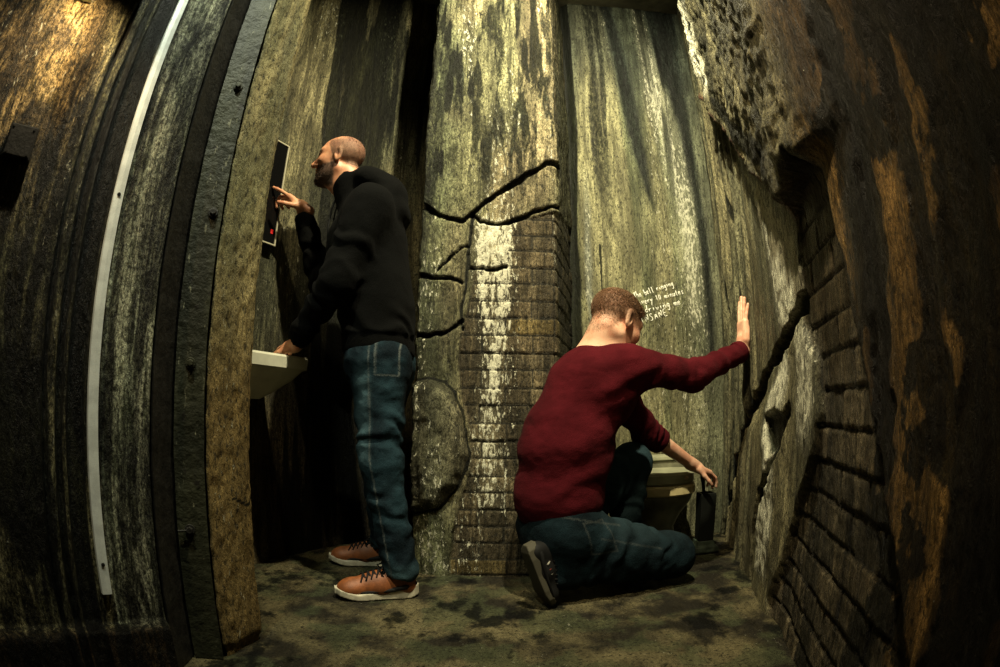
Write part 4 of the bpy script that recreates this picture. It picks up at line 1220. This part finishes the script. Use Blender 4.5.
# ------------------------------------------------------------------ fittings on the left wall
M_PAINT = None
def steel_paint():
    q = NT('chipped_green_paint'); v = q.objco()
    sv = q.scale(v, (1, 1, .25))
    c = q.mix(q.ramp(q.noise(sv, 14, 5), .35, .65), (.012, .013, .007), (.034, .035, .019))
    c = q.mix(q.ramp(q.noise(sv, 60, 4, .7), .63, .68, 0, .7), c, (.22, .21, .14))
    c = q.mix(q.ramp(q.noise(v, 26, 5, .65), .60, .68, 0, .9), c, (.012, .010, .008))
    h = q.math('ADD', q.noise(v, 40, 5, .6), q.noise(sv, 14, 3))
    return q.done(c, .55, q.bump(h, .006), .0, .25)
M_PAINT = steel_paint()
M_DARKIRON = simple_mat('black_iron', (.014, .013, .011), .55, .3, 30, .5, 60, .003)
M_RIB = simple_mat('grey_rail_paint', (.13, .13, .09), .55, .2, 40, .5, 80, .002)
M_ALU = simple_mat('brushed_aluminium', (.72, .76, .74), .45, .15, 25, .12, 300, .0004)
M_STEEL = simple_mat('dull_steel', (.35, .35, .30), .35, .9, 60, .3)
M_CHROME = simple_mat('chrome', (.75, .75, .72), .12, 1.0)

def LW(s, z, d=0.0):
    return Vector((-1.60 + .6 * s + .8 * d, .003 + .8 * s - .6 * d, z))
RL = Matrix(((.6, -.8, 0), (.8, .6, 0), (0, 0, 1)))       # local x along the wall, -y into the room

root = empty('steel_post', (-.80, 1.12, 0)); bpy.context.view_layer.update()
tag(root, 'dark steel post with green chipped flange and rusty bolts beside the door jamb', 'post')
def plan_prism(name, pts, z0, z1, mat, parent, wob=0.0):
    bm = bmesh.new()
    nz = 60
    rings = []
    for i in range(nz + 1):
        z = z0 + (z1 - z0) * i / nz
        rings.append([(x + wob * (random.random() - .5), y + wob * (random.random() - .5), z) for x, y in pts])
    bm_loft(bm, rings)
    o = bm_obj(name, bm, mat, None, False, .0)
    o.parent = parent; o.matrix_parent_inverse = parent.matrix_world.inverted()
    return o
fl = plan_prism('flange', [(-.818, 1.150), (-.744, 1.187), (-.750, 1.199), (-.824, 1.162)], 0, 3.44, M_PAINT, root, .002)
fl['label'] = 'green grey painted face'
plan_prism('web', [(-.90, 1.165), (-.80, 1.21), (-.806, 1.222), (-.906, 1.177)], 0, 3.44, M_DARKIRON, root)
plan_prism('rail', [(-.846, 1.106), (-.832, 1.113), (-.842, 1.200), (-.868, 1.185)], 0, 3.44, M_RIB, root, .0015)
plan_prism('edge_bar', [(-.838, 1.060), (-.815, 1.050), (-.83, 1.17), (-.87, 1.17)], 0, 3.44, M_DARKIRON, root, .003)
for k, (t, z) in enumerate(((.72, 2.02), (.60, 1.62), (.70, 1.215), (.50, .815), (.42, .385))):
    c = Vector((-.818 + .074 * t, 1.150 + .037 * t, z)); n = Vector((.447, -.894, 0))
    bm = bmesh.new()
    bm_cyl(bm, c, c + n * .006, .015, .014, 20)
    bm_cyl(bm, c + n * .006, c + n * .017, .0105, .009, 6)
    if k >= 4: bm_cyl(bm, c + n * .012 + Vector((-.03, -.015, -.004)), c + n * .012, .003, .003, 8)
    b = bm_obj('bolt', bm, M_DARKIRON if k in (0, 2, 4) else M_PAINT, None, False, .0015); b.parent = root
    b.matrix_parent_inverse = root.matrix_world.inverted()

root = empty('metal_strip', LW(1.146, .2)); bpy.context.view_layer.update()
tag(root, 'long thin aluminium strip screwed upright on the left wall', 'strip')
bm = bmesh.new()
rings = []
for i in range(80):
    z = .245 + (3.3 - .245) * i / 79
    rings.append([LW(1.132, z, .0), LW(1.134, z, .0125), LW(1.147, z, .0142), LW(1.160, z, .0125), LW(1.162, z, .0)])
bm_loft(bm, rings)
st = bm_obj('strip_plate', bm, M_ALU, None); st.parent = root; st.matrix_parent_inverse = root.matrix_world.inverted()
for z in (1.185, .321, 2.05):
    bm = bmesh.new(); c = LW(1.147, z, .013); n = Vector((.8, -.6, 0))
    bm_cyl(bm, c, c + n * .003, .0055, .0045, 16)
    bm_box(bm, c + n * .0032, (.0075, .0012, .0012), RL)
    s_ = bm_obj('screw', bm, M_DARKIRON, None, False); s_.parent = root; s_.matrix_parent_inverse = root.matrix_world.inverted()

M_BOX = simple_mat('matt_black_box', (.006, .006, .006), .8, 0, 40, .4, 80, .002, .15)
root = empty('junction_box', LW(.838, 1.25)); bpy.context.view_layer.update()
tag(root, 'small black square box fixed high on the left wall', 'box')
bm = bmesh.new(); bm_box(bm, LW(.838, 1.248, .016), (.084, .032, .088), RL); b = bm_obj('housing', bm, M_BOX, None, False, .006); b.parent = root; b.matrix_parent_inverse = root.matrix_world.inverted()
bm = bmesh.new(); bm_box(bm, LW(.838, 1.248, .034), (.074, .010, .078), RL); b2 = bm_obj('lid', bm, M_BOX, None, False, .003); b2.parent = root; b2.matrix_parent_inverse = root.matrix_world.inverted()
for a, c in ((-1, -1), (1, -1), (-1, 1), (1, 1)):
    bm = bmesh.new(); p = LW(.838 + .030 * a, 1.248 + .032 * c, .038); bm_cyl(bm, p, p + Vector((.8, -.6, 0)) * .003, .0035, .003, 10)
    s_ = bm_obj('screw', bm, M_BOX, None); s_.parent = b2

root = empty('wall_lamp', LW(.94, 1.80)); bpy.context.view_layer.update()
tag(root, 'black lamp with a pale bracket at the top edge above the warm lit patch', 'lamp')
def lp(name, bm, mat, **k):
    o = bm_obj(name, bm, mat, None, **k); o.parent = root; o.matrix_parent_inverse = root.matrix_world.inverted(); return o
bm = bmesh.new(); bm_box(bm, LW(.835, 1.735, .012), (.070, .022, .085), RL); lp('bracket', bm, simple_mat('white_enamel', (.55, .55, .45), .5), bevel=.004)
bm = bmesh.new(); bm_box(bm, LW(.95, 1.79, .035), (.13, .070, .09), RL); lp('housing', bm, M_DARKIRON, bevel=.008)
bm = bmesh.new(); a = LW(.95, 1.80, .10); b_ = LW(.915, 1.755, .125); bm_cyl(bm, a, b_, .026, .034, 24); lp('lamp_head', bm, M_BLK)
bm = bmesh.new(); d_ = (b_ - a).normalized(); bm_cyl(bm, b_ + d_ * .0005, b_ + d_ * .003, .030, .030, 24)
qe = NT('warm_lens'); qe.b.inputs['Emission Color'].default_value = (1, .7, .35, 1); qe.b.inputs['Emission Strength'].default_value = 3; lp('lens', bm, qe.m)

# ------------------------------------------------------------------ niche fittings
TW, NW = Vector((.375, .927, 0)), Vector((.927, -.375, 0))
def NWp(t, z, d=0.0): return Vector((-1.07, 2.08, 0)) + TW * t + NW * d + Vector((0, 0, z))
RN_ = Matrix(((TW.x, -NW.x, 0), (TW.y, -NW.y, 0), (0, 0, 1)))    # local x along the wall, -y into the room

root = empty('display_panel', NWp(-.05, 1.41)); bpy.context.view_layer.update()
tag(root, 'tall dark glass panel with a pale thin frame hung on the niche wall', 'panel')
def child(name, bm, mat, par=None, **k):
    p = par or root
    o = bm_obj(name, bm, mat, None, **k); o.parent = p; o.matrix_parent_inverse = p.matrix_world.inverted(); return o
bm = bmesh.new(); bm_box(bm, NWp(-.09, 1.666, .018), (.30, .040, .505), RN_); child('backing', bm, M_BLK, bevel=.003)
bm = bmesh.new(); bm_box(bm, NWp(-.09, 1.666, .0385), (.286, .004, .490), RN_)
child('glass', bm, simple_mat('dark_glass', (.004, .004, .004), .08), bevel=.001)
bm = bmesh.new()
for c, s_ in ((( -.09, 1.9155), (.304, .006)), ((-.09, 1.4165), (.304, .006)), ((.0585, 1.666), (.006, .506)), ((-.2385, 1.666), (.006, .506))):
    bm_box(bm, NWp(c[0], c[1], .040), (s_[0], .008, s_[1]), RN_)
child('frame', bm, simple_mat('pale_metal_edge', (.50, .47, .34), .4, .3), bevel=.001)
bm = bmesh.new(); bm_box(bm, NWp(.030, 1.475, .0415), (.014, .003, .020), RN_)
qr = NT('red_indicator'); qr.b.inputs['Base Color'].default_value = (.3, .01, .01, 1); qr.b.inputs['Emission Color'].default_value = (1, .03, .02, 1); qr.b.inputs['Emission Strength'].default_value = .3
child('indicator', bm, qr.m, bevel=.001)

M_CER = simple_mat('white_ceramic', (.60, .60, .48), .25, 0, 6, .12)
root = empty('wash_basin', NWp(-.10, .70, .0)); bpy.context.view_layer.update()
tag(root, 'white ceramic basin hung on the niche wall behind the door jamb', 'basin')
def rrect(cx, cd, hw, hd, z, r, n=8):
    pts = []
    for qx, qy, a0 in ((1, 1, 0), (-1, 1, 90), (-1, -1, 180), (1, -1, 270)):
        for i in range(n):
            a = math.radians(a0 + 90 * i / (n - 1))
            pts.append(NWp(cx + qx * (hw - r) + r * math.cos(a), z, cd + qy * (hd - r) + r * math.sin(a)))
    return pts
bm = bmesh.new(); c0 = -.145
bm_loft(bm, [rrect(c0, .10, .07, .09, .735, .05), rrect(c0, .12, .11, .115, .765, .06), rrect(c0, .150, .165, .145, .815, .07), rrect(c0, .163, .19, .163, .852, .07), rrect(c0, .165, .208, .170, .858, .07), rrect(c0, .165, .212, .172, .898, .07), rrect(c0, .165, .206, .167, .906, .066),
             rrect(c0, .178, .180, .128, .906, .06), rrect(c0, .178, .172, .120, .896, .06), rrect(c0, .175, .15, .10, .83, .06), rrect(c0, .17, .06, .05, .80, .04)])
child('bowl', bm, M_CER, smooth=False, bevel=0)
bm = bmesh.new(); p = NWp(c0 + .02, .906, .045)
bm_cyl(bm, p, p + Vector((0, 0, .012)), .022, .020, 20); bm_cyl(bm, p, p + Vector((0, 0, .055)), .012, .011, 16)
bm_tube(bm, [p + Vector((0, 0, .045)), p + NW * .04 + Vector((0, 0, .058)), p + NW * .085 + Vector((0, 0, .050)), p + NW * .095 + Vector((0, 0, .035))], .009, 10)
bm_box(bm, p + Vector((0, 0, .068)), (.05, .012, .010), RN_)
child('tap', bm, M_CHROME, smooth=False, bevel=0)
bm = bmesh.new()
bm_tube(bm, [NWp(c0, .79, .12), NWp(c0, .68, .12), NWp(c0, .63, .11), NWp(c0, .62, .085), NWp(c0, .64, .06), NWp(c0, .68, .04), NWp(c0, .69, .0)], .016, 12)
bm_cyl(bm, NWp(c0, .735, .12), NWp(c0, .71, .12), .024, .024, 18)
child('waste_pipe', bm, M_CHROME, smooth=True)

# ------------------------------------------------------------------ toilet and brush
M_TOI = simple_mat('stained_ceramic', (.15, .15, .10), .35, 0, 9, .35)
M_SEAT = simple_mat('yellowed_seat', (.55, .46, .24), .4, 0, 7, .2)
M_LID = simple_mat('grey_green_lid', (.28, .285, .19), .4, 0, 7, .2)
root = empty('toilet', (.79, 2.56, 0)); bpy.context.view_layer.update()
tag(root, 'low stained toilet with a yellowed seat against the back wall', 'toilet')
def oval(cy, hw, hf, hb, z, n=36, cx=.79):
    pts = []
    for i in range(n):
        a = 2 * math.pi * i / n
        y = math.sin(a); h = hb if y > 0 else hf
        x = math.copysign(abs(math.cos(a)) ** .85, math.cos(a))
        pts.append(Vector((cx + hw * x, cy + h * (math.copysign(abs(y) ** .85, y)), z)))
    return pts
bm = bmesh.new()
bm_loft(bm, [oval(2.60, .115, .13, .12, .0), oval(2.60, .11, .125, .12, .05), oval(2.60, .10, .10, .12, .12), oval(2.59, .125, .13, .12, .19), oval(2.58, .165, .165, .12, .25), oval(2.58, .180, .178, .12, .283), oval(2.58, .182, .180, .12, .298),
             oval(2.57, .135, .130, .10, .298), oval(2.57, .12, .115, .09, .24), oval(2.58, .05, .05, .04, .15)])
child('bowl', bm, M_TOI, smooth=True)
bm = bmesh.new()
bm_loft(bm, [oval(2.575, .186, .184, .10, .300), oval(2.575, .193, .190, .10, .308), oval(2.575, .193, .190, .10, .340), oval(2.575, .187, .184, .10, .350)])
child('seat', bm, M_SEAT, smooth=False)
bm = bmesh.new()
bm_loft(bm, [oval(2.585, .184, .176, .09, .354), oval(2.585, .190, .182, .09, .362), oval(2.585, .190, .182, .09, .400), oval(2.585, .180, .172, .085, .412), oval(2.585, .10, .10, .05, .415)])
ld = child('lid', bm, M_LID, smooth=False)
bm = bmesh.new(); bmesh.ops.create_uvsphere(bm, u_segments=20, v_segments=12, radius=1.0, matrix=Matrix.Translation((.893, 2.428, .383)) @ Matrix.Diagonal((.016, .012, .011, 1)))
child('bumper', bm, simple_mat('pale_knob', (.50, .40, .26), .35), par=ld, smooth=True)
bm = bmesh.new(); bm_box(bm, (.79, 2.712, .37), (.40, .105, .16)); child('cistern', bm, M_TOI, bevel=.015)
bm = bmesh.new(); bm_box(bm, (.79, 2.708, .462), (.42, .120, .022)); child('cistern_lid', bm, M_LID, bevel=.006)

M_HOLD = simple_mat('black_plastic', (.006, .007, .006), .45, spec=.2)
M_HBASE = simple_mat('dirty_green_plastic', (.030, .042, .030), .35, 0, 30, .5)
root = empty('toilet_brush', (1.012, 2.44, 0)); bpy.context.view_layer.update()
tag(root, 'black toilet brush in a tall holder standing under the reaching hand', 'brush')
bm = bmesh.new()
def sq(h, d, z): return [Vector((1.012 + x, 2.44 + y, z)) for x, y in ((-h, -d), (h, -d), (h, d), (-h, d))]
bm_loft(bm, [sq(.038, .036, .05), sq(.041, .039, .29), sq(.039, .037, .302), sq(.030, .028, .302), sq(.029, .027, .10)])
child('holder', bm, M_HOLD, bevel=.003)
bm = bmesh.new(); bm_loft(bm, [sq(.062, .055, .0), sq(.066, .058, .008), sq(.062, .056, .030), sq(.046, .043, .038), sq(.044, .041, .060)])
child('base', bm, M_HBASE, bevel=.004)
bm = bmesh.new()
bm_tube(bm, [(1.005, 2.437, .12), (.995, 2.432, .30), (.988, 2.428, .345), (.983, 2.426, .385), (.979, 2.424, .410)], [.008, .008, .009, .012, .010], 12)
child('handle', bm, M_HOLD, smooth=True)

# ------------------------------------------------------------------ the writing on the back wall, single strokes by hand
GL = {
 'a': [[(.8, .8), (.4, 1), (.05, .6), (.1, .15), (.45, 0), (.8, .4)], [(.8, 1), (.8, .2), (.95, 0)]],
 'b': [[(.1, 1.9), (.12, 0)], [(.12, .2), (.5, 0), (.85, .4), (.7, .9), (.35, 1), (.12, .7)]],
 'c': [[(.8, .85), (.4, 1), (.05, .5), (.35, 0), (.8, .2)]],
 'd': [[(.8, .7), (.45, 1), (.05, .5), (.35, 0), (.8, .3)], [(.8, 1.9), (.8, 0)]],
 'e': [[(.05, .5), (.8, .6), (.6, 1), (.2, .9), (.05, .4), (.35, 0), (.8, .2)]],
 'g': [[(.8, .8), (.4, 1), (.05, .5), (.4, .1), (.8, .5)], [(.8, 1), (.78, -.5), (.4, -.8), (.05, -.55)]],
 'h': [[(.1, 1.9), (.1, 0)], [(.1, .6), (.5, 1), (.8, .7), (.8, 0)]],
 'i': [[(.4, 1), (.42, 0)], [(.42, 1.4), (.44, 1.5)]],
 'l': [[(.4, 1.9), (.38, .1), (.5, 0)]],
 'm': [[(.02, 1), (.05, 0)], [(.05, .6), (.28, 1), (.45, .7), (.45, 0)], [(.45, .6), (.7, 1), (.9, .7), (.95, 0)]],
 'n': [[(.1, 1), (.12, 0)], [(.12, .6), (.5, 1), (.8, .7), (.82, 0)]],
 'r': [[(.15, 1), (.2, 0)], [(.2, .5), (.45, .95), (.8, .95)]],
 's': [[(.8, .9), (.4, 1), (.15, .75), (.7, .35), (.6, .05), (.1, .1)]],
 't': [[(.4, 1.6), (.4, .15), (.7, 0)], [(.1, 1.05), (.75, 1.05)]],
 'u': [[(.1, 1), (.12, .2), (.45, 0), (.8, .4)], [(.8, 1), (.85, 0)]],
 'v': [[(.05, 1), (.4, 0), (.85, 1)]],
 'y': [[(.05, 1), (.4, .2)], [(.85, 1), (.4, .0), (.1, -.8)]],
 '1': [[(.2, 1.3), (.45, 1.6), (.45, 0)]],
 '0': [[(.45, 1.6), (.1, 1.2), (.1, .4), (.45, 0), (.8, .4), (.8, 1.2), (.45, 1.6)]],
 'T': [[(0, 1.7), (.9, 1.7)], [(.45, 1.7), (.45, 0)]],
 'I': [[(.4, 1.6), (.42, 0)]],
 'N': [[(.1, 0), (.1, 1.6), (.8, 0), (.85, 1.6)]],
 'S': [[(.85, 1.4), (.45, 1.6), (.12, 1.25), (.75, .65), (.6, .05), (.08, .15)]],
 'A': [[(.02, 0), (.45, 1.6), (.85, 0)], [(.2, .6), (.72, .6)]],
 'E': [[(.85, 1.6), (.12, 1.6), (.1, 0), (.85, 0)], [(.1, .8), (.7, .8)]],
}
def wall_y(s, z):
    d, _, _ = surf_back(np.array([[s]], np.float32), np.array([[z]], np.float32))
    seg = np.hypot(*np.diff(P_BACK, axis=0).T); cum = np.r_[0, np.cumsum(seg)]
    return float(np.interp(s, cum, P_BACK[:, 0])), float(np.interp(s, cum, P_BACK[:, 1]) - d[0, 0])
bm = bmesh.new(); rr = random.Random(5)
for text, hid, (sa, za), (sb, zb), xh in (('The bell ringing', 2, (.548, 1.330), (.752, 1.402), .0185), ('every 10 minutes', 2, (.576, 1.292), (.812, 1.357), .0185),
                                          ('is driving me', 4, (.598, 1.247), (.792, 1.296), .0200), ('INSANE', 1, (.578, 1.190), (.712, 1.233), .0235)):
    nvis = len(text) - hid
    L = math.hypot(sb - sa, zb - za); adv = L / nvis; ux, uz = (sb - sa) / L, (zb - za) / L
    for i, ch in enumerate(text):
        if ch not in GL: continue
        o = (i - hid) * adv; jz = (rr.random() - .5) * .003; sc = .92 + .16 * rr.random()
        for stroke in GL[ch]:
            pts = []
            for x, y in stroke:
                a, b = o + x * adv * .80, y * xh * sc + jz
                s_, z_ = sa + ux * a - uz * b, za + uz * a + ux * b
                wx, wy = wall_y(s_, z_)
                pts.append((wx, wy - .0008, z_))
            if len(pts) > 2:      # round the stroke a little
                P = chaikin(pts, 1); pts = [tuple(p) for p in P]
            bm_tube(bm, pts, .0026, 6)
lt = bm_obj('lettering', bm, simple_mat('white_chalk_paint', (.72, .72, .62), .8), None, True)
lt.parent = W_BACK
lt['label'] = 'white handwriting'
